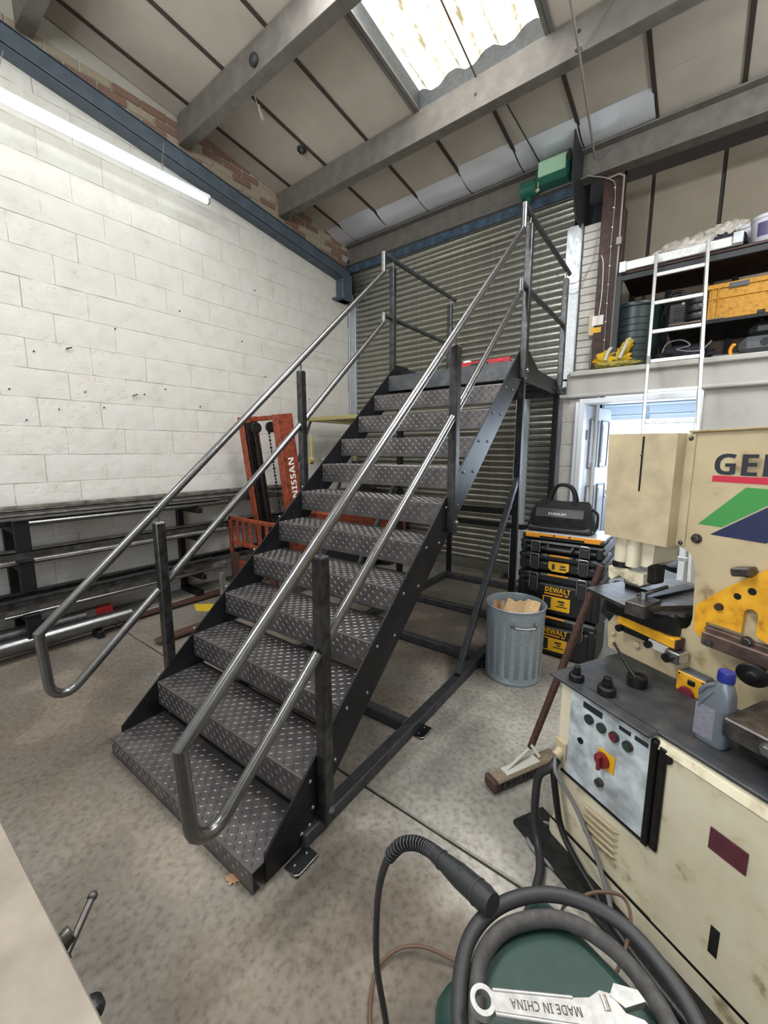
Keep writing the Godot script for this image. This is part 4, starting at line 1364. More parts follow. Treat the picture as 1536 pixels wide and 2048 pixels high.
	obj("block_stand", MB.new().box(V(0.7, 0.735, -0.2), V(0.3, 0.07, 0.14), 0.006).box(V(0.62, 0.755, -0.1), V(0.2, 0.03, 0.05), 0.003), M.tool_dark, t)
	obj("grease_cup", MB.new().ball(V(0.50, 0.835, -0.285), V(0.018, 0.018, 0.018)), M.tool_orange, t)
	# rust runs of paint by the left lower jaw, cable gland
	obj("cable_gland", MB.new().cyl(V(0.03, 0.40, 0.0), V(0.03, 0.385, 0.03), 0.02, 0.018).box(V(0.03, 0.41, 0.004), V(0.05, 0.07, 0.014), 0.004), M.cream_clean, t)
	var U := Basis(Vector3.UP, -0.50351)
	var O := V(-0.343, 0, -1.533)
	# loose tooling on the black worktop
	var d1 := thing("punch_die", "small black punch in its collar at the left corner of the black worktop", "punch", O + U * V(0.06, 0.702, -0.012), 0.2)
	die(d1)
	var d2 := copy(d1, "small black punch in its collar right of the first, above the control panel", O + U * V(0.163, 0.702, -0.036), 1.0)
	d2.scale = Vector3.ONE * 1.12
	var ns := thing("die_holder", "round black die ring with a flat rod propped on it, rearmost on the black worktop", "die ring", O + U * V(0.17, 0.702, -0.18), -0.50351)
	obj("ring", MB.new().pipe(V(0, 0, 0), V(0, 0.036, 0), 0.032, 0.02, 24), M.tool_dark, ns)
	obj("core", MB.new().cyl(V(0, 0, 0), V(0, 0.028, 0), 0.02), M.tool_steel, ns)
	obj("rod", MB.new().tube([V(0.0, 0.03, 0.01), V(-0.04, 0.06, 0.005), V(-0.115, 0.105, -0.02)], [0.006, 0.006, 0.004]), M.tool_dark, ns)
	# oil bottle
	var ob := thing("oil_bottle", "grey plastic oil bottle with a blue cap standing on the black worktop", "bottle", O + U * V(0.445, 0.702, -0.108), -0.50351)
	var layers := []
	for q in [[0.0, 0.036, 0.026, 0.0], [0.006, 0.04, 0.029, 0.0], [0.11, 0.041, 0.029, 0.0], [0.125, 0.040, 0.028, 0.001], [0.155, 0.032, 0.025, 0.007], [0.182, 0.022, 0.021, 0.013], [0.19, 0.017, 0.017, 0.014], [0.197, 0.015, 0.015, 0.014]]:
		var ring := []
		for j in 28:
			var a := TAU * j / 28
			var cx := signf(cos(a)) * pow(absf(cos(a)), 0.5)
			var cz := signf(sin(a)) * pow(absf(sin(a)), 0.5)
			if q[1] < 0.025:
				cx = cos(a); cz = sin(a)
			ring.append(V(q[3] + cx * q[1], q[0], -cz * q[2]))
		layers.append(ring)
	obj("body", loft(layers), M.oil_grey, ob)
	obj("label", MB.new().box(V(-0.012, 0.062, 0.0285), V(0.05, 0.095, 0.002), 0.001), M.oil_label, ob)
	obj("grip", MB.new().tube(bez([V(-0.037, 0.11, 0.0), V(-0.034, 0.14, 0.018), V(-0.02, 0.165, 0.02), V(0.0, 0.18, 0.018)], 5), 0.006).tube(bez([V(-0.03, 0.1, 0.026), V(-0.018, 0.13, 0.027), V(0.0, 0.16, 0.022)], 5), 0.005), M.oil_grey, ob)
	var cp := MB.new()
	cp.lathe([Vector2(0.0195, 0.0), Vector2(0.0205, 0.004), Vector2(0.02, 0.026), Vector2(0.018, 0.03), Vector2(0.0, 0.03)], 28)
	obj("cap", cp, M.cap_blue, ob, Transform3D(Basis(), V(0.014, 0.192, 0)))


func die(d: Node3D) -> void:
	obj("collar", MB.new().lathe([Vector2(0.0, 0.0), Vector2(0.025, 0.0), Vector2(0.026, 0.003), Vector2(0.026, 0.02), Vector2(0.023, 0.024), Vector2(0.012, 0.026), Vector2(0.0, 0.026)], 24), M.tool_dark, d)
	obj("shank", MB.new().cyl(V(0, 0.024, 0), V(0, 0.034, 0), 0.011).hexa(V(0, 0.034, 0), Vector3.UP, 0.0125, 0.018), M.tool_dark, d)


func loft(layers: Array) -> MB:
	# smooth skin over rings of equal count, first ring at the bottom, rings counter-clockwise from above
	var b := MB.new()
	var k: int = layers.size()
	var m: int = layers[0].size()
	var nr := func(i: int, j: int) -> Vector3:
		var du: Vector3 = (layers[i][(j + 1) % m] as Vector3) - (layers[i][(j + m - 1) % m] as Vector3)
		var dv: Vector3 = (layers[mini(i + 1, k - 1)][j] as Vector3) - (layers[maxi(i - 1, 0)][j] as Vector3)
		return du.cross(dv).normalized()
	for i in k - 1:
		for j in m:
			var j2 := (j + 1) % m
			b.quad_n(layers[i][j], layers[i][j2], layers[i + 1][j2], layers[i + 1][j], nr.call(i, j), nr.call(i, j2), nr.call(i + 1, j2), nr.call(i + 1, j))
	var c0 := Vector3.ZERO
	var c1 := Vector3.ZERO
	for j in m:
		c0 += layers[0][j] / m
		c1 += layers[k - 1][j] / m
	for j in m:
		var j2 := (j + 1) % m
		b.tri(c0, layers[0][j2], layers[0][j])
		b.tri(c1, layers[k - 1][j], layers[k - 1][j2])
	return b


func section(kind: String, a: float, b: float, length: float) -> MB:
	# a length of steel along z, its foot at y = 0
	var m := MB.new()
	match kind:
		"box":
			m.box(V(0, b / 2, 0), V(a, b, length), 0.004)
			m.box(V(0, b / 2, length / 2 + 0.001), V(a - 0.012, b - 0.012, 0.003))
		"tube":
			m.pipe(V(0, b / 2, -length / 2), V(0, b / 2, length / 2), b / 2, b / 2 - 0.004, 18)
		"flat":
			m.box(V(0, b / 2, 0), V(a, b, length), 0.001)
		"angle":
			m.box(V(0, 0.003, 0), V(a, 0.006, length))
			m.box(V(-a / 2 + 0.003, b / 2, 0), V(0.006, b, length))
		"channel":
			m.box(V(-a / 2 + 0.003, b / 2, 0), V(0.006, b, length))
			m.box(V(0, 0.004, 0), V(a, 0.008, length))
			m.box(V(0, b - 0.004, 0), V(a, 0.008, length))
	return m


func steel_rack() -> void:
	var r := thing("steel_rack", "black cantilever rack for steel lengths along the foot of the block wall", "rack")
	for z in [0.35, -0.69, -2.03, -3.45]:
		obj("upright", MB.new().box(V(-4.243, 0.54, z), V(0.05, 0.96, 0.06), 0.004), M.black_steel, r)
		obj("foot", MB.new().box(V(-4.09, 0.085, z), V(0.34, 0.05, 0.08), 0.004), M.black_steel, r)
		for y in [0.94, 0.66, 0.27]:
			var tip := -3.82 if z > -3.0 else -4.02
			obj("arm", MB.new().box(V((tip - 4.24) / 2, y, z), V(tip + 4.24, 0.05, 0.05), 0.004), M.black_steel, r)
	for q in [[0.80, 1.03], [0.50, 0.735], [0.12, 0.33]]:
		obj("end_stop", MB.new().box(V(-3.79, (q[0] + q[1]) / 2, -0.69), V(0.03, q[1] - q[0], 0.09), 0.004).box(V(-3.79, q[1], -0.69), V(0.06, 0.014, 0.1), 0.003), M.black_steel, r)
	obj("front_leg", MB.new().box(V(-3.74, 0.15, -2.17), V(0.04, 0.30, 0.05), 0.004).box(V(-3.74, 0.01, -2.17), V(0.1, 0.016, 0.1), 0.003), M.bar_steel, r)
	# kind, width, height, x, y, z of near end, length, material, label
	var bars := [
		["channel", 0.06, 0.10, -4.18, 0.968, 0.9, 4.6, "bar_steel", "tall steel channel against the wall on the top rack level"],
		["box", 0.06, 0.06, -4.10, 0.968, 0.7, 4.2, "bar_steel", "square steel tube beside the wall channel on the top rack level"],
		["flat", 0.10, 0.012, -4.10, 1.0285, 0.5, 3.6, "bar_steel", "pale flat bar lying on the square tube of the top rack level"],
		["box", 0.05, 0.05, -4.03, 0.968, 0.6, 3.9, "bar_dark", "dark square tube in the middle of the top rack level"],
		["angle", 0.05, 0.05, -3.955, 0.968, 0.3, 2.7, "bar_dark", "dark steel angle near the front of the top rack level"],
		["tube", 0.04, 0.042, -3.895, 0.968, -0.72, 1.66, "rail", "bright round tube with its end showing, frontmost on the top rack level"],
		["flat", 0.07, 0.010, -4.13, 1.0405, 0.2, 3.0, "bar_dark", "dark flat strip uppermost on the top rack level"],
		["angle", 0.07, 0.06, -4.165, 0.688, 0.8, 4.2, "bar_dark", "dark steel angle against the wall on the middle rack level"],
		["box", 0.05, 0.04, -4.085, 0.688, 0.6, 3.8, "bar_dark", "dark rectangular tube on the middle rack level"],
		["flat", 0.06, 0.014, -3.99, 0.688, 0.4, 2.8, "bar_steel", "pale flat bar on the middle rack level"],
		["tube", 0.034, 0.034, -3.92, 0.688, 0.7, 3.05, "bar_steel", "slim round tube at the front of the middle rack level"],
		["tube", 0.026, 0.026, -3.88, 0.688, 0.2, 2.5, "bar_dark", "thin dark tube, frontmost on the middle rack level"],
		["channel", 0.06, 0.11, -4.18, 0.298, 0.8, 4.1, "bar_dark", "deep dark channel against the wall on the lowest rack level"],
		["box", 0.06, 0.06, -4.10, 0.298, 0.7, 3.9, "bar_dark", "square tube on the lowest rack level"],
		["box", 0.05, 0.05, -4.03, 0.298, 0.5, 3.6, "bar_steel", "smaller square tube on the lowest rack level"],
		["angle", 0.06, 0.05, -3.95, 0.298, 0.4, 2.7, "bar_steel", "pale steel angle at the front of the lowest rack level"],
		["tube", 0.03, 0.03, -3.885, 0.298, -0.55, 1.75, "rail", "thin bright tube, frontmost on the lowest rack level"],
		["flat", 0.09, 0.008, -3.93, 1.0185, 0.1, 2.4, "bar_dark", "wide dark flat bar bridging the front of the top rack level"],
		["box", 0.03, 0.03, -4.17, 1.0695, 0.4, 4.0, "bar_steel", "small pale square tube on top of the wall channel"],
		["angle", 0.05, 0.05, -3.99, 0.7035, 0.9, 3.3, "bar_dark", "dark angle lying on the pale flat bar of the middle rack level"],
		["flat", 0.10, 0.010, -4.13, 0.7505, 0.5, 4.0, "bar_steel", "wide pale flat bar over the middle rack level"],
		["channel", 0.05, 0.07, -3.945, 0.3495, 0.2, 2.4, "bar_dark", "dark channel stacked on the front of the lowest rack level"],
		["box", 0.04, 0.04, -4.02, 0.3495, 0.7, 3.7, "bar_dark", "narrow dark tube stacked on the lowest rack level"],
		["flat", 0.05, 0.012, -4.08, 0.3585, -0.1, 2.6, "bar_steel", "pale flat bar lying on top of the lowest rack level"],
	]
	for b in bars:
		var l: float = b[6]
		var o := obj("steel_bar", section(b[0], b[1], b[2], l), M[b[7]], self, Transform3D(Basis(), V(b[3], b[4], float(b[5]) - l / 2)))
		tag(o, b[8], "steel bar", "steel lengths on the wall rack")
	var p := obj("steel_pipe", section("tube", 0.11, 0.112, 2.3), M.rail, self, Transform3D(Basis(), V(-3.82, 0.065, -0.19)))
	tag(p, "thick bright steel pipe lying along the floor in front of the rack", "pipe")
	for z in [-0.9, 0.9]:
		obj("chock", MB.new().box(V(0, -0.033, z), V(0.14, 0.064, 0.05), 0.004), M.black_steel, p)
	var d := obj("steel_pipe", section("tube", 0.09, 0.09, 1.9), M.bar_dark, self, Transform3D(Basis(), V(-3.955, 0.112, -0.10)))
	tag(d, "dark pipe between the bright floor pipe and the wall", "pipe")
	var rd := thing("red_tipped_tube", "rectangular tube with a red painted end behind the floor pipe", "steel bar", V(-4.05, 0.112, -0.55))
	obj("tube", MB.new().box(V(0, 0.03, 0), V(0.08, 0.06, 1.2), 0.004), M.bar_steel, rd)
	obj("red_end", MB.new().box(V(0, 0.03, -0.66), V(0.083, 0.063, 0.13), 0.004), M.red_plastic, rd)


func forklift() -> void:
	var t := thing("forklift", "orange forklift truck parked behind the stair with its mast towards the viewer", "forklift", V(-3.60, 0, -2.57))
	var xf := Transform3D(Basis(Vector3.RIGHT, 0.124), V(0, 0.1, -0.22))
	for s in [-1.0, 1.0]:
		# outer channel: face, web with the lettering, rear flange
		var u := MB.new()
		var x: float = 0.29 * s
		u.box(V(x, 0.89, 0.0), V(0.085, 1.78, 0.022), 0.004)
		u.box(V(x + 0.034 * s, 0.89, -0.085), V(0.02, 1.78, 0.19), 0.004)
		u.box(V(x, 0.89, -0.17), V(0.085, 1.78, 0.02), 0.004)
		obj("mast_upright", u, M.orange, t, xf)
		obj("inner_mast", MB.new().box(V(x - 0.038 * s, 0.87, -0.08), V(0.035, 1.70, 0.12), 0.004), M.mast_dark, t, xf)
		var ch := MB.new()
		for k in 34:
			ch.box(V(0.12 * s, 0.45 + 0.036 * k, -0.03), V(0.016, 0.028, 0.012 if k % 2 else 0.02), 0.003)
		obj("lift_chain", ch, M.mast_dark, t, xf).set_meta("kind", "stuff")
		obj("chain_pulley", MB.new().cyl(V(0.105 * s, 1.66, -0.06), V(0.135 * s, 1.66, -0.06), 0.055, 0.055, 18), M.mast_dark, t, xf)
		obj("lift_ram", MB.new().cyl(V(0.2 * s, 0.1, -0.1), V(0.2 * s, 1.45, -0.1), 0.03).cyl(V(0.2 * s, 1.45, -0.1), V(0.2 * s, 1.68, -0.1), 0.02), M.mast_dark, t, xf)
	obj("mast_crossbar", MB.new().box(V(0, 1.75, -0.15), V(0.6, 0.05, 0.03), 0.004), M.orange, t, xf)
	obj("mast_crossbar", MB.new().box(V(0, 0.2, -0.15), V(0.6, 0.1, 0.03), 0.004), M.orange, t, xf)
	text("lettering", "NISSAN", 0.068, 0.002, M.white_print, t, xf * Transform3D(Basis(V(0, 1, 0), V(0, 0, 1), V(1, 0, 0)), V(0.3365, 0.93, -0.085)), true, 1.25)
	# carriage with load guard
	var ca := MB.new()
	ca.box(V(0, 0.79, 0.09), V(0.9, 0.04, 0.035), 0.004)
	ca.box(V(0, 0.52, 0.09), V(0.9, 0.04, 0.035), 0.004)
	ca.box(V(0, 0.28, 0.08), V(0.86, 0.1, 0.04), 0.006)
	for x in [-0.43, 0.43]:
		ca.box(V(x, 0.55, 0.09), V(0.04, 0.52, 0.035), 0.004)
	obj("carriage", ca, M.orange, t)
	for x in [-0.32, -0.2, -0.08, 0.08, 0.2, 0.32]:
		obj("guard_bar", MB.new().box(V(x, 0.655, 0.085), V(0.05, 0.25, 0.015), 0.003), M.orange, t)
	for x in [-0.34, 0.33]:
		var f := MB.new()
		f.prism([Vector2(0.10, 0.42), Vector2(0.14, 0.42), Vector2(0.14, 0.075), Vector2(0.16, 0.06), Vector2(1.22, 0.045), Vector2(1.26, 0.035), Vector2(1.26, 0.03), Vector2(0.12, 0.022), Vector2(0.10, 0.04)], -0.05, 0.05, Transform3D(Basis(V(0, 0, 1), Vector3.UP, V(-1, 0, 0)), V(x, 0, 0)))
		obj("fork", f, M.rusty, t)
	# truck body behind the mast
	obj("body", MB.new().box(V(0, 0.55, -1.35), V(0.86, 0.62, 1.5), 0.05), M.orange, t)
	obj("counterweight", MB.new().box(V(0, 0.6, -2.0), V(0.84, 0.75, 0.25), 0.08), M.mast_dark, t)
	obj("seat", MB.new().box(V(0, 0.95, -1.45), V(0.45, 0.14, 0.42), 0.05).box(V(0, 1.18, -1.65), V(0.45, 0.4, 0.1), 0.04), M.plastic_black, t)
	for x in [-0.36, 0.36]:
		obj("wheel", MB.new().cyl(V(x - 0.08, 0.28, -0.75), V(x + 0.08, 0.28, -0.75), 0.28, 0.28, 24).cyl(V(x - 0.085, 0.28, -0.75), V(x + 0.085, 0.28, -0.75), 0.14), M.rubber, t)
		obj("wheel", MB.new().cyl(V(x - 0.07, 0.22, -1.75), V(x + 0.07, 0.22, -1.75), 0.22, 0.22, 24).cyl(V(x - 0.075, 0.22, -1.75), V(x + 0.075, 0.22, -1.75), 0.1), M.rubber, t)
	var gu := MB.new()
	gu.box(V(0.0, 1.91, -1.10), V(0.86, 0.05, 0.06), 0.006)
	gu.box(V(0.0, 1.91, -1.95), V(0.86, 0.05, 0.06), 0.006)
	gu.box(V(-0.41, 1.91, -1.52), V(0.05, 0.05, 0.9), 0.006)
	gu.box(V(0.41, 1.91, -1.52), V(0.05, 0.05, 0.9), 0.006)
	obj("overhead_guard", gu, M.olive, t)
	for k in 7:
		obj("guard_slat", MB.new().box(V(-0.3 + 0.1 * k, 1.915, -1.52), V(0.05, 0.03, 0.82), 0.004), M.olive, t)
	for x in [-0.41, 0.41]:
		for z in [-1.95]:
			obj("guard_leg", MB.new().box(V(x, 1.4, z), V(0.04, 1.0, 0.04), 0.004), M.olive, t)
		obj("guard_leg", MB.new().tube([V(x, 1.89, -1.1), V(x, 0.85, -0.62)], 0.018), M.mast_dark, t)
	obj("head_lamp", MB.new().cyl(V(0.42, 1.42, -0.35), V(0.42, 1.42, -0.30), 0.035).box(V(0.40, 1.53, -0.36), V(0.03, 0.3, 0.03), 0.006), M.olive, t)


func lighting_fittings() -> void:
	for k in 4:  # only the first tube is in view; the others are added fill
		var t := thing("tube_light", ["white tube light hanging on chains along the block wall, lit", "unseen tube light added over the storage side as fill", "unseen tube light added behind the viewer as fill", "unseen tube light added in the far right of the shop as fill"][k], "tube light", [V(-3.99, 3.89, -1.54), V(1.0, 4.0, -2.9), V(-1.6, 3.7, 0.6), V(2.6, 4.3, 1.8)][k])
		# the light that the tube gives, just under its glass
		for q in 4:
			var l := OmniLight3D.new()
			l.name = "tube_glow"
			l.light_energy = [0.014, 0.6, 0.9, 0.3][k]
			l.light_color = Color(0.97, 1.0, 1.0)
			l.light_size = 0.03
			l.omni_range = 14.0
			l.omni_attenuation = 2.0
			l.shadow_enabled = true
			l.position = V(0, -0.06, -0.66 + 0.44 * q)
			t.add_child(l, true)
		obj("housing", MB.new().box(V(0, 0.035, 0), V(0.07, 0.035, 1.76), 0.008), M.door_white, t)
		obj("tube", MB.new().cyl(V(0, 0.0, -0.86), V(0, 0.0, 0.86), 0.024, 0.024, 16), M.tube_glow, t)
		for z in [-0.87, 0.87]:
			obj("end_cap", MB.new().box(V(0, 0.015, z), V(0.055, 0.07, 0.03), 0.006), M.conduit, t)
		for z in [-0.45, 0.62]:
			var b := MB.new()
			b.tube(bez([V(0, 0.05, z), V(0, 0.09, z), V(0.02, 0.11, z), V(0.0, 0.13, z), V(-0.02, 0.11, z)], 5), 0.004, 6)
			b.tube([V(0, 0.13, z), V(-0.06 if k == 0 else 0.0, 0.34 if k == 0 else 0.6, z - 0.06)], 0.003, 6)
			obj("hook_wire", b, M.conduit, t)
	# small fittings under the roof
	var de := thing("smoke_detector", "small dark round fitting under the roof boards above the block wall", "ceiling fitting", V(-3.52, lining(-3.2) - 0.012, -3.2))
	obj("base", MB.new().cyl(V(0, 0.012, 0), V(0, -0.008, 0), 0.05, 0.046), M.dark_paint, de)
	obj("head", MB.new().cyl(V(0, -0.008, 0), V(0, -0.03, 0), 0.035, 0.025), M.plastic_black, de)
	obj("pin", MB.new().cyl(V(0.01, -0.03, 0.01), V(0.01, -0.045, 0.01), 0.004), M.chrome, de)
	var wi := obj("loose_wire", MB.new().tube(bez([V(-3.43, 4.56, -2.62), V(-3.42, 4.5, -2.66), V(-3.39, 4.45, -2.62), V(-3.36, 4.5, -2.56), V(-3.34, 4.57, -2.5), V(-3.33, 4.63, -2.48)], 6), 0.004, 6).cyl(V(-3.43, 4.54, -2.62), V(-3.43, 4.58, -2.62), 0.01), M.white_print)
	tag(wi, "short loop of white wire hanging from the roof boards by the second purlin", "wire")
	var cd := thing("roof_rod", "thin pale rod running up the roof slope under the skylight purlin", "rod")
	obj("rod", MB.new().tube([V(-1.05, lining(-4.6) - 0.16, -4.62), V(-0.93, lining(-3.4) - 0.28, -3.42), V(-0.85, lining(-2.2) - 0.28, -2.2)], 0.009, 8), M.conduit, cd)
	obj("clip", MB.new().box(V(-0.93, lining(-3.4) - 0.27, -3.42), V(0.05, 0.02, 0.04), 0.003), M.conduit, cd)
	var c2 := obj("hanging_cord", MB.new().tube([V(-1.55, lining(-4.6) - 0.03, -4.62), V(-1.62, lining(-3.6) - 0.02, -3.62)], 0.006, 6), M.dark_paint)
	tag(c2, "thin dark cord under the roof boards running from the eaves beam to the purlin", "cord")
	var c3 := obj("hanging_cord", MB.new().tube([V(-1.73, lining(-3.5) - 0.02, -3.5), V(-1.76, lining(-2.9) + 0.09, -2.9), V(-1.78, lining(-2.35) + 0.09, -2.3)], 0.007, 6), M.cable_brown)
	tag(c3, "thin brown cord running up across the bright skylight", "cord")


func tool_boxes() -> void:
	var zf := -3.02
	var big := thing("tool_box", "large black site tool box with yellow label at the bottom of the stack", "tool box", V(-0.745, 0.0, zf - 0.18))
	tool_case(big, 0.56, 0.315, 0.36, 2)
	var b3 := thing("tool_box", "large black site tool box with yellow label, second from the bottom of the stack", "tool box", V(-0.742, 0.317, zf - 0.18))
	tool_case(b3, 0.57, 0.32, 0.36, 2)
	var b2 := thing("tool_box", "shallow black tool box with a small yellow label in the middle of the stack", "tool box", V(-0.74, 0.639, zf - 0.18))
	tool_case(b2, 0.57, 0.142, 0.36, 1)
	var b1 := thing("tool_box", "slim black tool case with a front carrying handle under the clear organiser", "tool box", V(-0.738, 0.783, zf - 0.18))
	tool_case(b1, 0.57, 0.094, 0.36, 0)
	var og := thing("organiser_case", "flat parts organiser with orange trays and a clear lid below the tool bag", "organiser", V(-0.735, 0.879, zf - 0.17))
	obj("tray", MB.new().box(V(0, 0.016, 0), V(0.55, 0.03, 0.33), 0.006), M.plastic_black, og)
	for k in 5:
		obj("bin", MB.new().box(V(-0.21 + 0.105 * k, 0.028, 0.1), V(0.095, 0.028, 0.13), 0.004), M.tool_orange, og)
		obj("bin", MB.new().box(V(-0.21 + 0.105 * k, 0.028, -0.06), V(0.095, 0.028, 0.15), 0.004), M.tool_orange if k % 2 else M.silver_tape, og)
	obj("lid", MB.new().box(V(0, 0.047, 0), V(0.555, 0.008, 0.335), 0.003), M.clear_lid, og)
	for x in [-0.2, 0.2]:
		obj("latch", MB.new().box(V(x, 0.03, 0.168), V(0.1, 0.036, 0.012), 0.004), M.tool_orange, og)
	# soft tool bag
	var bg := thing("tool_bag", "black fabric tool bag with two loop handles on top of the tool box stack", "tool bag", V(-0.78, 0.932, zf - 0.17), 0.05)
	var rings := []
	for q in [[0.0, 0.22, 0.12], [0.01, 0.23, 0.128], [0.05, 0.23, 0.128], [0.055, 0.222, 0.12], [0.12, 0.212, 0.112], [0.18, 0.192, 0.085], [0.205, 0.18, 0.055], [0.215, 0.17, 0.03], [0.218, 0.16, 0.01]]:
		var ring := []
		for j in 36:
			var a := TAU * j / 36
			var cx := signf(cos(a)) * pow(absf(cos(a)), 0.4)
			var cz := signf(sin(a)) * pow(absf(sin(a)), 0.4)
			ring.append(V(cx * q[1] * (1.0 + 0.012 * sin(a * 5.0 + q[0] * 30.0)), q[0] + 0.006 * sin(a * 3.0 + 1.0) * q[0] / 0.2, -cz * q[2]))
		rings.append(ring)
	obj("body", loft(rings), M.bag_cloth, bg)
	obj("base_tray", MB.new().box(V(0, 0.024, 0), V(0.45, 0.05, 0.262), 0.02), M.plastic_black, bg)
	obj("front_flap", MB.new().box(V(0, 0.135, 0.104), V(0.34, 0.075, 0.02), 0.009, Basis(Vector3.RIGHT, -0.38)), M.plastic_black, bg)
	obj("piping", MB.new().tube([V(-0.165, 0.168, 0.099), V(0.165, 0.168, 0.099)], 0.003, 6), M.case_grey, bg)
	for x in [-0.12, 0.0, 0.12]:
		obj("pocket", MB.new().box(V(x, 0.078, 0.115), V(0.105, 0.06, 0.022), 0.008), M.bag_cloth, bg)
	text("lettering", "STANLEY", 0.018, 0.002, M.silver_tape, bg, Transform3D(Basis(Vector3.RIGHT, -0.38), V(-0.075, 0.135, 0.1155)), true, 1.2)
	for z in [-0.035, 0.04]:
		obj("handle", MB.new().tube(bez([V(-0.09, 0.17, z * 1.8), V(-0.085, 0.25, z), V(-0.05, 0.325, z * 0.6), V(0.0, 0.34, z * 0.5), V(0.055, 0.32, z * 0.6), V(0.085, 0.25, z), V(0.09, 0.17, z * 1.8)], 6), 0.012, 8), M.bag_cloth, bg)
	obj("side_strap", MB.new().tube(bez([V(0.2, 0.17, 0.0), V(0.235, 0.14, 0.01), V(0.24, 0.08, 0.02), V(0.238, 0.04, 0.02)], 6), 0.01, 8), M.bag_cloth, bg)


func tool_case(t: Node3D, w: float, h: float, d: float, style: int) -> void:
	var lid := minf(0.075, h * 0.42)
	obj("body", MB.new().box(V(0, (h - lid) / 2 + 0.003, 0), V(w, h - lid - 0.006, d), 0.018), M.plastic_black, t)
	obj("lid", MB.new().box(V(0, h - lid / 2 - 0.002, 0), V(w + 0.006, lid - 0.006, d + 0.006), 0.016), M.plastic_black, t)
	for x in [-w / 2 + 0.03, w / 2 - 0.03]:
		obj("corner_rib", MB.new().box(V(x, h * 0.45, d / 2), V(0.04, h * 0.8, 0.016), 0.006), M.plastic_black, t)
	for x in [-0.165, 0.165]:
		var la := obj("latch", MB.new().box(V(x, h - lid - 0.02, d / 2 + 0.008), V(0.06, minf(0.12, h * 0.7), 0.02), 0.006), M.plastic_grey, t)
		obj("latch_wire", MB.new().tube([V(x - 0.03, h - lid - 0.05, d / 2 + 0.018), V(x - 0.03, h - 0.018, d / 2 + 0.02), V(x - 0.022, h - 0.008, d / 2 + 0.02), V(x + 0.022, h - 0.008, d / 2 + 0.02), V(x + 0.03, h - 0.018, d / 2 + 0.02), V(x + 0.03, h - lid - 0.05, d / 2 + 0.018)], 0.003, 6), M.chrome, la)
	if style == 0:
		obj("handle", MB.new().tube([V(-0.085, h * 0.62, d / 2), V(-0.075, h * 0.4, d / 2 + 0.035), V(0.075, h * 0.4, d / 2 + 0.035), V(0.085, h * 0.62, d / 2)], 0.014), M.plastic_grey, t)
		return
	obj("lid_tag", MB.new().box(V(0.0, h - 0.012, d / 2 + 0.004), V(0.14, 0.014, 0.006), 0.002), M.tool_orange, t)
	if style == 1:
		var lb := obj("label", MB.new().prism([Vector2(-0.07, 0.045), Vector2(0.07, 0.045), Vector2(0.07, -0.005), Vector2(0.045, -0.025), Vector2(-0.045, -0.025), Vector2(-0.07, -0.005)], 0.0, 0.003, Transform3D(Basis(), V(0.0, 0.042, d / 2))), M.label_yellow, t)
		obj("print_mark", MB.new().box(V(-0.035, 0.05, d / 2 + 0.003), V(0.02, 0.04, 0.001)).box(V(0.03, 0.06, d / 2 + 0.003), V(0.035, 0.012, 0.001)).box(V(0.03, 0.04, d / 2 + 0.003), V(0.045, 0.012, 0.001)), M.print_black, lb)
		return
	text("lettering", "DEWALT", 0.036, 0.002, M.label_yellow, t, Transform3D(Basis(), V(-0.085, 0.20, d / 2 + 0.001)), true, 0.92)
	obj("sub_line", MB.new().box(V(-0.02, 0.168, d / 2), V(0.13, 0.012, 0.002)).box(V(0.068, 0.168, d / 2), V(0.024, 0.012, 0.002)), M.tool_orange, t)
	var l2 := obj("label", MB.new().box(V(0.0, 0.098, d / 2), V(0.19, 0.1, 0.003), 0.001), M.label_yellow, t)
	obj("print_mark", MB.new().box(V(-0.06, 0.1, d / 2 + 0.0015), V(0.05, 0.085, 0.001)).box(V(0.035, 0.12, d / 2 + 0.0015), V(0.045, 0.014, 0.001)).box(V(0.04, 0.1, d / 2 + 0.0015), V(0.03, 0.01, 0.001)).box(V(0.04, 0.082, d / 2 + 0.0015), V(0.075, 0.008, 0.001)), M.print_black, l2)


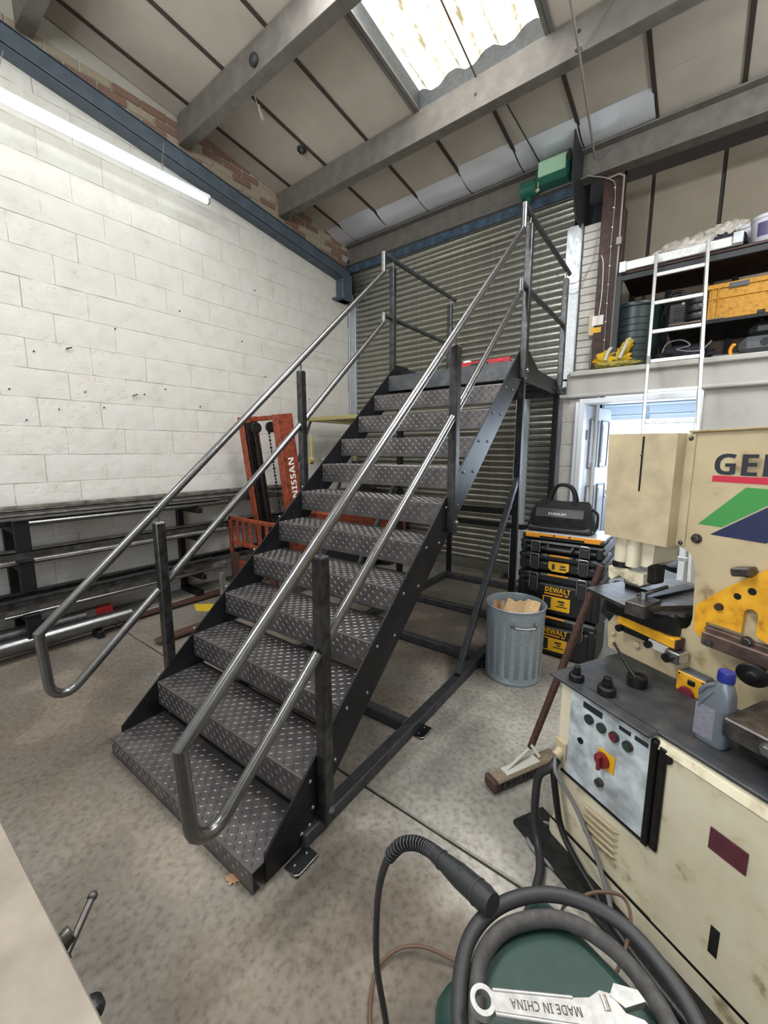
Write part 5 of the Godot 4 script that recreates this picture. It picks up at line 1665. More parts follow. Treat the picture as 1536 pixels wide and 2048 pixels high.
func bin_and_broom() -> void:
	var b := thing("galvanised_bin", "galvanised steel dustbin holding torn cardboard beside the tool box stack", "bin", V(-0.9, 0, -2.63), 0.4)
	var R := 0.192
	var H := 0.51
	var prof := [Vector2(0.0, 0.004), Vector2(R * 0.92, 0.004), Vector2(R * 0.93, 0.0), Vector2(R * 0.955, 0.004), Vector2(R * 0.955, 0.02), Vector2(R * 0.94, 0.026)]
	var bd := MB.new()
	bd.lathe(prof, 48)
	# shallow flutes round the side
	var rings := []
	for q in [[0.026, 0.0], [0.04, 0.4], [0.06, 1.0], [0.38, 1.0], [0.41, 0.5], [0.43, 0.0]]:
		var ring := []
		for j in 144:
			var a := TAU * j / 144
			var fl: float = -0.0045 * q[1] * (1.0 if (j / 4) % 2 else 0.0)
			var r := R * (0.94 + 0.05 * float(q[0]) / H) + fl
			ring.append(V(cos(a) * r, q[0], -sin(a) * r))
		rings.append(ring)
	bd.add(loft(rings))
	bd.lathe([Vector2(R * 0.983, 0.43), Vector2(R * 0.99, H - 0.01), Vector2(R * 1.02, H - 0.006), Vector2(R * 1.025, H), Vector2(R * 1.0, H + 0.004), Vector2(R * 0.985, H - 0.004), Vector2(R * 0.97, 0.43), Vector2(R * 0.93, 0.03), Vector2(0.0, 0.03)], 48)
	obj("body", bd, M.galv_bin, b)
	for a in [-1.35, PI - 1.35]:
		var c := V(cos(a), 0, -sin(a))
		var s := V(sin(a), 0, cos(a))
		obj("handle", MB.new().tube([c * (R * 0.99) + s * 0.07 + V(0, 0.425, 0), c * (R + 0.028) + s * 0.06 + V(0, 0.42, 0), c * (R + 0.034) + V(0, 0.415, 0), c * (R + 0.028) - s * 0.06 + V(0, 0.42, 0), c * (R * 0.99) - s * 0.07 + V(0, 0.425, 0)], 0.007).box(c * R * 0.99 + s * 0.075 + V(0, 0.427, 0), V(0.012, 0.03, 0.03), 0.003).box(c * R * 0.99 - s * 0.075 + V(0, 0.427, 0), V(0.012, 0.03, 0.03), 0.003), M.bolt, b)
	var base := V(-0.9, 0, -2.63)
	var c1 := obj("cardboard", sheet(V(0.22, 0.24, 0.004), 0.02), M.card_pale, self, Transform3D(Basis(Vector3.UP, 0.1) * Basis(Vector3.RIGHT, -1.15), base + V(0.03, 0.445, 0.0)))
	tag(c1, "large pale torn cardboard sheet lying in the bin", "cardboard", "")
	var c2 := obj("cardboard", sheet(V(0.07, 0.16, 0.004), 0.01), M.card, self, Transform3D(Basis(Vector3.UP, 0.35) * Basis(Vector3.RIGHT, -0.35), base + V(-0.10, 0.43, 0.045)))
	tag(c2, "narrow brown cardboard flap standing up at the left in the bin", "cardboard", "")
	var c3 := obj("cardboard", sheet(V(0.20, 0.10, 0.004), 0.012), M.card, self, Transform3D(Basis(Vector3.UP, -0.15) * Basis(Vector3.RIGHT, -0.75), base + V(0.04, 0.42, 0.09)))
	tag(c3, "folded brown cardboard piece at the front of the bin", "cardboard", "")
	# broom leaning against the machine
	var br := thing("broom", "push broom with a rusty brown handle leaning beside the machine", "broom", V(-0.53, 0, -1.77))
	var hd := Basis(Vector3.UP, -PI / 2 + 0.45)
	var ax := V(-0.46, 0, 0.888) * 1.0
	var f := Basis(V(-0.46, 0, 0.888), Vector3.UP, V(-0.888, 0, -0.46))
	obj("head", MB.new().box(V(0, 0.052, 0), V(0.40, 0.018, 0.07), 0.006, f), M.wood_head, br)
	obj("head_cap", MB.new().box(f * V(0.19, 0.04, 0), V(0.03, 0.05, 0.075), 0.008, f), M.rusty, br)
	var bl := MB.new()
	for i in 40:
		for j in 6:
			var p := f * V(-0.19 + i * 0.0098, 0.045, -0.028 + j * 0.011)
			bl.box(p + V(rng.randf_range(-0.003, 0.003), -0.021, rng.randf_range(-0.003, 0.003)), V(0.005, 0.044, 0.005))
	obj("bristles", bl, M.rubber_dusty, br).set_meta("kind", "stuff")
	obj("bracket", MB.new().tube([f * V(0.12, 0.062, 0.0), V(0.0, 0.10, -0.06)], 0.008).tube([f * V(-0.10, 0.062, 0.0), V(0.0, 0.10, -0.10)], 0.008).box(f * V(0.02, 0.064, 0), V(0.2, 0.008, 0.05), 0.002, f), M.silver_tape, br)
	obj("handle", MB.new().tube([V(-0.008, 0.07, -0.12), V(0.115, 0.58, -0.21), V(0.214, 1.0, -0.285)], [0.016, 0.0175, 0.0165], 12), M.rusty, br)


func sheet(s: Vector3, wave: float) -> MB:
	# a slightly warped sheet with a thickness and a ragged top
	var b := MB.new()
	var n := 8
	var pt := func(i: int, top: bool, k: float) -> Vector3:
		var u := float(i) / n - 0.5
		var rag := 0.012 * sin(i * 2.7) if top else 0.0
		return V(u * s.x, (s.y / 2 + rag) if top else -s.y / 2, wave * sin(u * 6.0) + k)
	for i in n:
		var h := s.z / 2
		var a: Vector3 = pt.call(i, false, h); var c: Vector3 = pt.call(i + 1, false, h); var d: Vector3 = pt.call(i + 1, true, h); var e: Vector3 = pt.call(i, true, h)
		var z := V(0, 0, -s.z)
		b.quad(a, c, d, e); b.quad(e + z, d + z, c + z, a + z)
		b.quad(e, d, d + z, e + z); b.quad(c, a, a + z, c + z)
		if i == 0: b.quad(a, e, e + z, a + z)
		if i == n - 1: b.quad(d, c, c + z, d + z)
	return b


func ladder() -> void:
	var t := thing("ladder", "aluminium ladder leaning against the storage shelves beside the doorway", "ladder", V(0, 0, 0))
	var lt := V(-0.471, 3.22, -4.52)
	var rt := V(-0.117, 3.22, -4.52)
	var lb := V(-0.32, 0.0, -3.40)
	var rb := V(0.035, 0.0, -3.40)
	for q in [[lt, lb], [rt, rb]]:
		var st := obj("stile", rod(q[1], q[0], Vector2(0.024, 0.058)), M.alu, t)
		obj("foot", MB.new().box(q[1] + V(0, 0.015, 0), V(0.03, 0.03, 0.07), 0.006), M.rubber, t)
		var c: Vector3 = (q[1] as Vector3).lerp(q[0], 0.69)
		obj("joint", rod(c, (q[1] as Vector3).lerp(q[0], 0.712), Vector2(0.03, 0.062)), M.chrome, st)
	for k in 12:
		var s := 0.07 + k * 0.0789
		obj("rung", rod(lb.lerp(lt, s), rb.lerp(rt, s), Vector2(0.026, 0.03)), M.alu, t)


func mezzanine() -> void:
	var deck := 2.295
	var sh := thing("shelving", "two level shelving standing on the storage deck above the office", "shelves", V(0, 0, 0))
	obj("front_rail", MB.new().box(V(-0.32, 3.2, -4.59), V(0.86, 0.075, 0.03), 0.004), M.alu, sh)
	obj("rail_end", MB.new().box(V(-0.735, 3.195, -4.585), V(0.06, 0.095, 0.045), 0.004), M.galv, sh)
	obj("rail_end", MB.new().box(V(0.075, 3.215, -4.583), V(0.07, 0.09, 0.045), 0.004), M.galv, sh)
	obj("shelf_board", MB.new().box(V(0.5, 3.15, -4.97), V(2.5, 0.022, 0.74), 0.003), M.brown_column, sh)
	obj("under_rail", MB.new().box(V(0.5, 3.11, -4.62), V(2.5, 0.05, 0.03), 0.004).box(V(0.5, 2.98, -5.3), V(2.5, 0.05, 0.03), 0.004), M.dark_paint, sh)
	obj("shelf_board", MB.new().box(V(0.49, 2.60, -4.97), V(1.67, 0.03, 0.74), 0.003), M.black_steel, sh)
	obj("shelf_edge", MB.new().box(V(-0.15, 2.622, -4.63), V(0.38, 0.012, 0.06), 0.002), M.wood_head, sh)
	for x in [-0.74, -0.42, 0.1, 1.2]:
		obj("upright", MB.new().box(V(x, 2.74, -5.3), V(0.05, 0.86, 0.04), 0.003), M.dark_paint, sh)
	obj("upright", MB.new().box(V(-0.76, 2.72, -4.62), V(0.045, 0.83, 0.045), 0.003), M.dark_paint, sh)
	obj("upright", MB.new().box(V(1.4, 2.72, -4.62), V(0.045, 0.83, 0.045), 0.003), M.dark_paint, sh)
	# on the deck and the lower shelf
	var dr := thing("plastic_drum", "dark green open plastic drum at the left end of the storage deck", "drum", V(-0.635, deck - 0.02, -4.93))
	obj("body", MB.new().lathe([Vector2(0.0, 0.0), Vector2(0.19, 0.0), Vector2(0.2, 0.02), Vector2(0.215, 0.6), Vector2(0.228, 0.605), Vector2(0.228, 0.64), Vector2(0.215, 0.645), Vector2(0.208, 0.6), Vector2(0.19, 0.03), Vector2(0.0, 0.03)], 36), M.drum_green, dr)
	for y in [0.14, 0.2, 0.26, 0.32, 0.38, 0.44, 0.5]:
		obj("rib", MB.new().tube(arc(V(0, y, 0), 0.2 + 0.015 * y / 0.6 + 0.002, -0.5, 0.6), 0.005, 6), M.drum_green, dr)
	var g := thing("air_tool", "black cased machine with cooling slots beside the drum on the lower shelf", "power tool", V(-0.295, 2.616, -4.86))
	obj("body", MB.new().box(V(0, 0.13, 0), V(0.17, 0.24, 0.2), 0.03), M.plastic_black, g)
	for k in 6:
		obj("slot", MB.new().box(V(0.02, 0.08 + 0.02 * k, 0.101), V(0.09, 0.008, 0.008), 0.002), M.plastic_grey, g)
	obj("button", MB.new().dome(V(0.04, 0.215, 0.1), V(0, 0, 1), 0.014, 0.008).dome(V(0.04, 0.035, 0.1), V(0, 0, 1), 0.012, 0.008), M.silver_tape, g)
	obj("hose", MB.new().tube(bez([V(-0.08, 0.24, 0.03), V(-0.06, 0.33, 0.04), V(0.02, 0.34, 0.03), V(0.06, 0.28, 0.03), V(0.12, 0.3, 0.05), V(0.17, 0.27, 0.05), V(0.13, 0.25, 0.06)], 6), 0.014, 8).tube(bez([V(-0.1, 0.25, 0.06), V(-0.02, 0.30, 0.08), V(0.06, 0.30, 0.06)], 6), 0.012, 8), M.plastic_black, g)
	var co := thing("ribbed_canister", "shiny black ribbed canister on the lower shelf next to the yellow crate", "canister", V(-0.145, 2.616, -4.83))
	obj("body", MB.new().lathe([Vector2(0.0, 0.0), Vector2(0.075, 0.0), Vector2(0.085, 0.01), Vector2(0.085, 0.05), Vector2(0.07, 0.06), Vector2(0.085, 0.07), Vector2(0.085, 0.12), Vector2(0.07, 0.13), Vector2(0.085, 0.14), Vector2(0.085, 0.19), Vector2(0.07, 0.2), Vector2(0.082, 0.21), Vector2(0.078, 0.25), Vector2(0.0, 0.25)], 28), M.torch_black, co)
	obj("badge", MB.new().cyl(V(-0.08, 0.03, 0.06), V(-0.085, 0.03, 0.07), 0.022), M.label_yellow, co)
	obj("rod", MB.new().tube([V(-0.1, 0.0, 0.05), V(-0.08, 0.24, 0.03)], 0.006), M.rubber, co)
	var cr := thing("yellow_crate", "dirty yellow plastic stacking crate on the lower shelf", "crate", V(0.21, 2.616, -4.9))
	crate(cr)
	var hv := obj("hi_vis_vest", cloth(V(0.34, 0.2, 0.16), 3), M.hi_vis, self, Transform3D(Basis(Vector3.UP, 0.2), V(-0.78, deck + 0.10, -4.66)))
	tag(hv, "crumpled bright yellow safety vest with pale bands on the deck edge", "vest")
	obj("reflective_band", MB.new().tube(bez([V(-0.06, -0.02, 0.09), V(-0.03, 0.08, 0.07), V(0.02, 0.11, 0.02)], 6), 0.016, 6).tube(bez([V(0.06, -0.01, 0.09), V(0.1, 0.1, 0.06), V(0.13, 0.17, 0.02), V(0.15, 0.16, 0.0)], 6), 0.018, 6), M.silver_tape, hv)
	obj("raised_fold", cloth(V(0.1, 0.17, 0.1), 6), M.hi_vis, hv, Transform3D(Basis(V(0, 0, 1), -0.5), V(0.11, 0.1, 0.02)))
	var hv2 := obj("hi_vis_vest", cloth(V(0.44, 0.07, 0.16), 5), M.hi_vis_pale, self, Transform3D(Basis(), V(-0.72, deck + 0.03, -4.56)))
	tag(hv2, "flattened dull yellow safety vest under the bright one", "vest")
	var rg := obj("dark_bundle", cloth(V(0.46, 0.2, 0.3), 9), M.cloth_dark, self, Transform3D(Basis(), V(-0.22, deck + 0.09, -4.82)))
	tag(rg, "bundle of dark cloth and leads on the deck below the lower shelf", "bundle")
	obj("lead", MB.new().tube(bez([V(-0.15, 0.02, 0.16), V(-0.12, 0.1, 0.14), V(-0.02, 0.12, 0.12), V(0.05, 0.06, 0.15), V(-0.04, 0.03, 0.17), V(0.12, 0.0, 0.17), V(0.2, 0.08, 0.12)], 6), 0.006, 6), M.cable_grey, rg)
	var lf := obj("trailing_lead", MB.new().tube(bez([V(0.0, deck + 0.008, -4.52), V(0.08, deck + 0.02, -4.6), V(0.16, deck + 0.03, -4.64), V(0.2, deck + 0.03, -4.66)], 6), 0.006, 6), M.cable_grey)
	tag(lf, "grey lead trailing along the deck edge to the orange handled tool", "cable")
	var ot := thing("orange_handled_tool", "small tool with an orange handle standing on the deck edge", "hand tool", V(0.12, deck, -4.6))
	obj("handle", MB.new().tube(bez([V(0, 0.005, 0), V(-0.01, 0.05, 0), V(0.005, 0.09, 0), V(0.02, 0.085, 0)], 5), 0.014), M.tool_orange, ot)
	obj("blade", MB.new().box(V(0.0, 0.02, -0.06), V(0.01, 0.02, 0.12), 0.002), M.tool_steel, ot)
	var cs := thing("grey_case", "grey plastic tool case with a carrying handle on the deck at the right", "tool case", V(0.42, deck, -4.72))
	obj("body", MB.new().box(V(0, 0.075, 0), V(0.52, 0.15, 0.28), 0.05), M.case_grey, cs)
	obj("lid", MB.new().box(V(0.02, 0.21, -0.03), V(0.44, 0.14, 0.2), 0.05), M.plastic_grey, cs)
	obj("handle", MB.new().tube([V(-0.14, 0.26, 0.0), V(-0.11, 0.33, 0.0), V(0.16, 0.34, 0.0), V(0.2, 0.27, 0.0)], 0.016), M.plastic_grey, cs)
	obj("port", MB.new().cyl(V(-0.1, 0.09, 0.135), V(-0.1, 0.09, 0.143), 0.03), M.tool_dark, cs)
	# on the upper shelf
	var ps := obj("plastic_sheeting", cloth(V(0.62, 0.30, 0.4), 12), M.poly_sheet, self, Transform3D(Basis(V(0, 0, 1), 0.12), V(-0.3, 3.27, -4.86)))
	tag(ps, "crumpled pale polythene sheeting heaped on the upper shelf", "plastic sheet")
	obj("tail", cloth(V(0.3, 0.16, 0.2), 14), M.poly_sheet, ps, Transform3D(Basis(), V(-0.26, -0.02, 0.1)))
	obj("tail", cloth(V(0.4, 0.2, 0.2), 15), M.poly_sheet, ps, Transform3D(Basis(), V(0.3, 0.08, -0.05)))
	var tc := obj("teal_cloth", cloth(V(0.3, 0.07, 0.16), 17), M.teal_cloth, self, Transform3D(Basis(V(0, 0, 1), 0.1), V(-0.27, 3.215, -4.66)))
	tag(tc, "teal cloth showing under the polythene on the upper shelf", "cloth")
	var bb := obj("black_sack", cloth(V(0.3, 0.2, 0.26), 19), M.cloth_dark, self, Transform3D(Basis(), V(0.0, 3.25, -4.80)))
	tag(bb, "black sack on the upper shelf between polythene and paint tubs", "sack")
	var t1 := thing("paint_tub", "white paint tub with a dark label at the front of the upper shelf", "paint tub", V(0.245, 3.162, -4.70))
	tub(t1, 0.095, 0.2)
	var t2 := copy(t1, "larger white paint tub behind the labelled one on the upper shelf", V(0.16, 3.162, -4.95), 1.9)
	t2.scale = V(1.35, 1.2, 1.35)


func tub(t: Node3D, r: float, h: float) -> void:
	obj("body", MB.new().lathe([Vector2(0.0, 0.0), Vector2(r * 0.9, 0.0), Vector2(r, h * 0.85), Vector2(r * 1.05, h * 0.86), Vector2(r * 1.05, h * 0.98), Vector2(r, h), Vector2(0.0, h)], 32), M.tub_white, t)
	var lb := MB.new()
	var n := 14
	for i in n:
		var a0 := -2.2 + 1.5 * i / n
		var a1 := -2.2 + 1.5 * (i + 1) / n
		var e0 := V(cos(a0), 0, -sin(a0))
		var e1 := V(cos(a1), 0, -sin(a1))
		lb.quad_n(e0 * r * 0.945 + V(0, h * 0.2, 0), e1 * r * 0.945 + V(0, h * 0.2, 0), e1 * r * 1.0 + V(0, h * 0.7, 0), e0 * r * 1.0 + V(0, h * 0.7, 0), e0, e1, e1, e0)
	obj("label", lb, M.tub_label, t)


func crate(t: Node3D) -> void:
	var w := 0.58
	var h := 0.31
	var d := 0.38
	var b := MB.new()
	b.box(V(0, 0.01, 0), V(w, 0.02, d), 0.004)
	for s in [-1.0, 1.0]:
		b.box(V(0, h / 2, s * (d / 2 - 0.006)), V(w, h, 0.012), 0.004)
		b.box(V(s * (w / 2 - 0.006), h / 2, 0), V(0.012, h, d), 0.004)
		b.box(V(0, h - 0.02, s * (d / 2 + 0.004)), V(w + 0.02, 0.04, 0.014), 0.004)
		b.box(V(0, h * 0.62, s * (d / 2 + 0.003)), V(w, 0.012, 0.01), 0.003)
		b.box(V(0, 0.012, s * (d / 2 + 0.003)), V(w, 0.024, 0.01), 0.003)
	obj("body", b, M.crate_yellow, t)
	for x in [-0.26, -0.22, 0.14, 0.26]:
		obj("rib", MB.new().box(V(x, h / 2, d / 2 + 0.003), V(0.012, h - 0.03, 0.012), 0.003), M.crate_yellow, t)
	obj("grip_tag", MB.new().box(V(-0.09, h - 0.03, d / 2 + 0.012), V(0.13, 0.04, 0.004), 0.002), M.case_grey, t)
	obj("notch", MB.new().box(V(0.07, 0.035, d / 2 + 0.004), V(0.05, 0.03, 0.008), 0.003), M.tool_dark, t)


func arc(c: Vector3, r: float, a0: float, a1: float) -> Array:
	# from a0 to a1 turns of a right angle, 0 faces +z
	var p := []
	for k in 11:
		var a := lerpf(a0, a1, k / 10.0)
		p.append(c + V(sin(a), 0, cos(a)) * r)
	return p


func cloth(s: Vector3, seed_: int) -> MB:
	# a crumpled heap, flat below
	var f := FastNoiseLite.new()
	f.seed = seed_
	f.frequency = 1.6
	f.fractal_octaves = 3
	var rings := []
	var m := 40
	for i in 15:
		var th := PI * (1.0 - (i + 0.35) / 15.2)
		var ring := []
		for j in m:
			var a := TAU * j / m
			var dir := V(sin(th) * cos(a), cos(th), -sin(th) * sin(a))
			var q := 0.74 + 0.34 * absf(f.get_noise_3dv(dir * 1.6)) * 2.0 + 0.2 * f.get_noise_3dv(dir * 3.5 + V(7, 3, 1))
			var p := V(dir.x * s.x, dir.y * s.y, dir.z * s.z) * 0.5 * q
			p.y = maxf(p.y, -s.y * 0.36)
			ring.append(p)
		rings.append(ring)
	return loft(rings)


func foreground() -> void:
	# green welding set near the viewer
	var T := 0.85
	var e1 := V(0.323, 0, -0.946)
	var e2 := V(0.946, 0, 0.323)
	var f := Basis(e2, Vector3.UP, -e1)
	var w := thing("welding_set", "dark green cased welding machine in the foreground with cable coiled on top", "welder", V(-0.215, 0, -0.369) + e1 * 0.115 + e2 * 0.24)
	w.basis = f
	var poly := []
	for q in [[-0.238, -0.115], [0.238, -0.115], [0.238, 0.115], [-0.238, 0.115]]:
		for k in 5:
			var a: float = [PI, PI * 1.5, 0.0, PI * 0.5][[[-0.238, -0.115], [0.238, -0.115], [0.238, 0.115], [-0.238, 0.115]].find(q)] + PI / 2 * k / 4.0
			var r := 0.022
			poly.append(Vector2(q[0] - signf(q[0]) * r + r * cos(a), q[1] - signf(q[1]) * r + r * sin(a)))
	var layers := []
	for lay in [[0.06, 0.0], [0.80, 0.0], [0.825, 0.001], [0.84, 0.006], [0.848, 0.014], [0.8505, 0.024]]:
		var ring := []
		for p in poly:
			ring.append(V(p.x - signf(p.x) * lay[1], lay[0], -(p.y - signf(p.y) * lay[1])))
		layers.append(ring)
	obj("case", loft(layers), M.welder_green, w)
	obj("base", MB.new().box(V(0, 0.05, 0), V(0.48, 0.03, 0.25), 0.008), M.tool_dark, w)
	for x in [-0.18, 0.18]:
		obj("wheel", MB.new().cyl(V(x - 0.02, 0.04, -0.1), V(x + 0.02, 0.04, -0.1), 0.04, 0.04, 20), M.rubber, w)
		obj("wheel", MB.new().cyl(V(x - 0.02, 0.04, 0.1), V(x + 0.02, 0.04, 0.1), 0.04, 0.04, 20), M.rubber, w)
	obj("side_vent", MB.new().box(V(-0.239, 0.6, 0), V(0.004, 0.1, 0.15), 0.001), M.tool_dark, w)
	# torch: handle over the edge, sprung sleeve, lead falling to the floor, lead coiled on the case
	var tc := thing("welding_torch", "black torch handle with sprung sleeve, its heavy lead coiled on the green case", "welding torch")
	var h0 := V(-0.176, 0.888, -0.482)
	var h1 := V(-0.288, 0.866, -0.514)
	obj("handle", MB.new().tube([h0, h0.lerp(h1, 0.08), h0.lerp(h1, 0.1), h0.lerp(h1, 0.3), h0.lerp(h1, 0.55), h0.lerp(h1, 0.78), h0.lerp(h1, 0.8), h0.lerp(h1, 1.0)], [0.015, 0.017, 0.0178, 0.0172, 0.0168, 0.014, 0.0132, 0.0125], 20), M.torch_black, tc)
	obj("handle_collar", MB.new().tube([h0.lerp(h1, 0.22), h0.lerp(h1, 0.24)], 0.0182, 20).tube([h0.lerp(h1, 0.86), h0.lerp(h1, 0.88)], 0.0142, 20), M.rubber, tc)
	obj("handle_panel", MB.new().tube([h0.lerp(h1, 0.34) + V(0, 0.0105, 0), h0.lerp(h1, 0.5) + V(0, 0.0115, 0), h0.lerp(h1, 0.72) + V(0, 0.0065, 0)], [0.003, 0.008, 0.002], 10), M.plastic_grey, tc)
	var core := bez([h1, V(-0.305, 0.862, -0.518), V(-0.331, 0.853, -0.52), V(-0.36, 0.832, -0.518), V(-0.386, 0.79, -0.518)], 10)
	var sp := []
	var total := core.size() - 1
	for k in 320:
		var u := float(k) / 319 * total
		var i := mini(int(u), total - 1)
		var p: Vector3 = (core[i] as Vector3).lerp(core[i + 1], u - i)
		var d := ((core[i + 1] as Vector3) - (core[i] as Vector3)).normalized()
		var fr := MB.frame(d)
		var a := TAU * 19.0 * k / 319.0
		sp.append(p + (fr.x * cos(a) + fr.y * sin(a)) * 0.0098)
	obj("spring", MB.new().tube(sp, 0.0022, 6), M.torch_black, tc)
	var lead := bez([h1, V(-0.331, 0.853, -0.52), V(-0.36, 0.832, -0.518), V(-0.386, 0.79, -0.518), V(-0.428, 0.68, -0.545), V(-0.468, 0.53, -0.583), V(-0.482, 0.36, -0.6), V(-0.463, 0.2, -0.61), V(-0.43, 0.06, -0.6), V(-0.36, 0.016, -0.52), V(-0.25, 0.016, -0.3)], 8)
	obj("lead", MB.new().tube(lead, 0.0072, 10), M.rubber, tc)
	obj("coiled_lead", MB.new().tube(bez([V(-0.09, 0.868, -0.28), V(-0.152, 0.868, -0.34), V(-0.180, 0.868, -0.391), V(-0.190, 0.868, -0.445), V(-0.173, 0.87, -0.501), V(-0.131, 0.874, -0.549), V(-0.082, 0.874, -0.575), V(-0.025, 0.874, -0.579), V(0.028, 0.872, -0.551), V(0.062, 0.868, -0.515), V(0.105, 0.866, -0.44), V(0.12, 0.866, -0.36), V(0.07, 0.866, -0.27), V(0.0, 0.866, -0.23)], 8), 0.0098, 14), M.rubber, tc)
	obj("coiled_lead", MB.new().tube(bez([V(-0.07, 0.862, -0.275), V(-0.13, 0.862, -0.335), V(-0.163, 0.862, -0.404), V(-0.169, 0.862, -0.442), V(-0.157, 0.862, -0.485), V(-0.122, 0.862, -0.527), V(-0.082, 0.862, -0.549), V(-0.032, 0.862, -0.549), V(0.01, 0.862, -0.528), V(0.04, 0.862, -0.495), V(0.075, 0.862, -0.43), V(0.08, 0.862, -0.34), V(0.02, 0.862, -0.26)], 8), 0.0105, 14), M.rubber_dusty, tc)
	# adjustable spanner on top
	var sx := V(-0.142, 0.897, -0.371)
	var sd := (V(-0.006, 0.889, -0.462) - sx).normalized()
	var sn := V(0, 1, 0)
	var sz := sd.cross(sn).normalized()
	var sb := Basis(sd, sz.cross(sd).normalized(), sz)
	var sp2 := thing("adjustable_spanner", "chrome adjustable spanner lying across the cable coil on the green case", "spanner", sx)
	sp2.basis = Basis(sd, -sz, sb.y)
	# its own axes: x along the handle, y across, z up
	obj("hanging_ring", MB.new().pipe(V(0, 0, -0.005), V(0, 0, 0.005), 0.0145, 0.0092, 28), M.spanner, sp2)
	obj("shank", MB.new().prism([Vector2(0.0125, -0.0105), Vector2(0.05, -0.0115), Vector2(0.105, -0.012), Vector2(0.128, -0.02), Vector2(0.14, -0.026), Vector2(0.158, -0.022), Vector2(0.185, -0.006), Vector2(0.18, 0.0), Vector2(0.162, 0.004), Vector2(0.152, 0.02), Vector2(0.14, 0.022), Vector2(0.125, 0.014), Vector2(0.105, 0.012), Vector2(0.05, 0.0115), Vector2(0.0125, 0.0105)], -0.004, 0.004), M.spanner, sp2)
	obj("rim", MB.new().tube([V(0.013, 0.0105, 0.0035), V(0.105, 0.0122, 0.0035)], 0.0022, 8).tube([V(0.013, -0.0105, 0.0035), V(0.105, -0.0122, 0.0035)], 0.0022, 8), M.spanner, sp2)
	obj("moving_jaw", MB.new().prism([Vector2(0.15, 0.018), Vector2(0.163, 0.008), Vector2(0.19, 0.016), Vector2(0.186, 0.026), Vector2(0.16, 0.03)], -0.005, 0.005), M.spanner, sp2)
	obj("worm", MB.new().cyl(V(0.142, 0.004, 0), V(0.142, 0.018, 0), 0.0058), M.chrome, sp2)
	text("stamped_mark", "MADE IN CHINA", 0.0085, 0.0008, M.tool_steel, sp2, Transform3D(Basis(V(0, 0, 1), PI), V(0.112, 0.0, 0.0042)), false, 0.95)
	# bench corner with a clamp handle, lower left
	var be := thing("steel_bench", "bare scratched steel bench top in the near left corner", "bench", V(-1.02, 0, 0.42), 0.03)
	obj("top", MB.new().box(V(0, 0.845, 0), V(1.36, 0.012, 1.02), 0.002), M.bench_steel, be)
	for x in [-0.55, 0.45]:
		for z in [-0.3, 0.42]:
			obj("leg", MB.new().box(V(x, 0.42, z), V(0.06, 0.836, 0.06), 0.004), M.black_steel, be)
	obj("apron", MB.new().box(V(0, 0.78, -0.3), V(1.0, 0.1, 0.03), 0.004).box(V(0, 0.78, 0.42), V(1.0, 0.1, 0.03), 0.004), M.black_steel, be)
	var cl := thing("bench_clamp", "bench vice handle bar poking out from under the far edge of the steel bench", "vice", V(-0.68, 0.79, -0.07))
	obj("screw", MB.new().cyl(V(0.0, -0.03, 0.12), V(-0.005, 0.02, -0.05), 0.012), M.tool_steel, cl)
	obj("handle", MB.new().tube([V(0.01, 0.0, -0.035), V(-0.035, 0.02, -0.085)], 0.0055).ball(V(0.01, 0.0, -0.035), V(0.009, 0.009, 0.009), 10, 6).ball(V(-0.037, 0.021, -0.087), V(0.0075, 0.0075, 0.0075), 10, 6), M.tool_steel, cl)
	obj("clamp_knob", MB.new().lathe([Vector2(0.0, 0.0), Vector2(0.013, 0.0), Vector2(0.015, 0.005), Vector2(0.013, 0.016), Vector2(0.005, 0.02), Vector2(0.0, 0.02)], 18).cyl(V(0, 0.01, 0), V(0.0, 0.012, 0.12), 0.006), M.plastic_black, be, Transform3D(Basis(), V(0.48, 0.808, -0.512)))


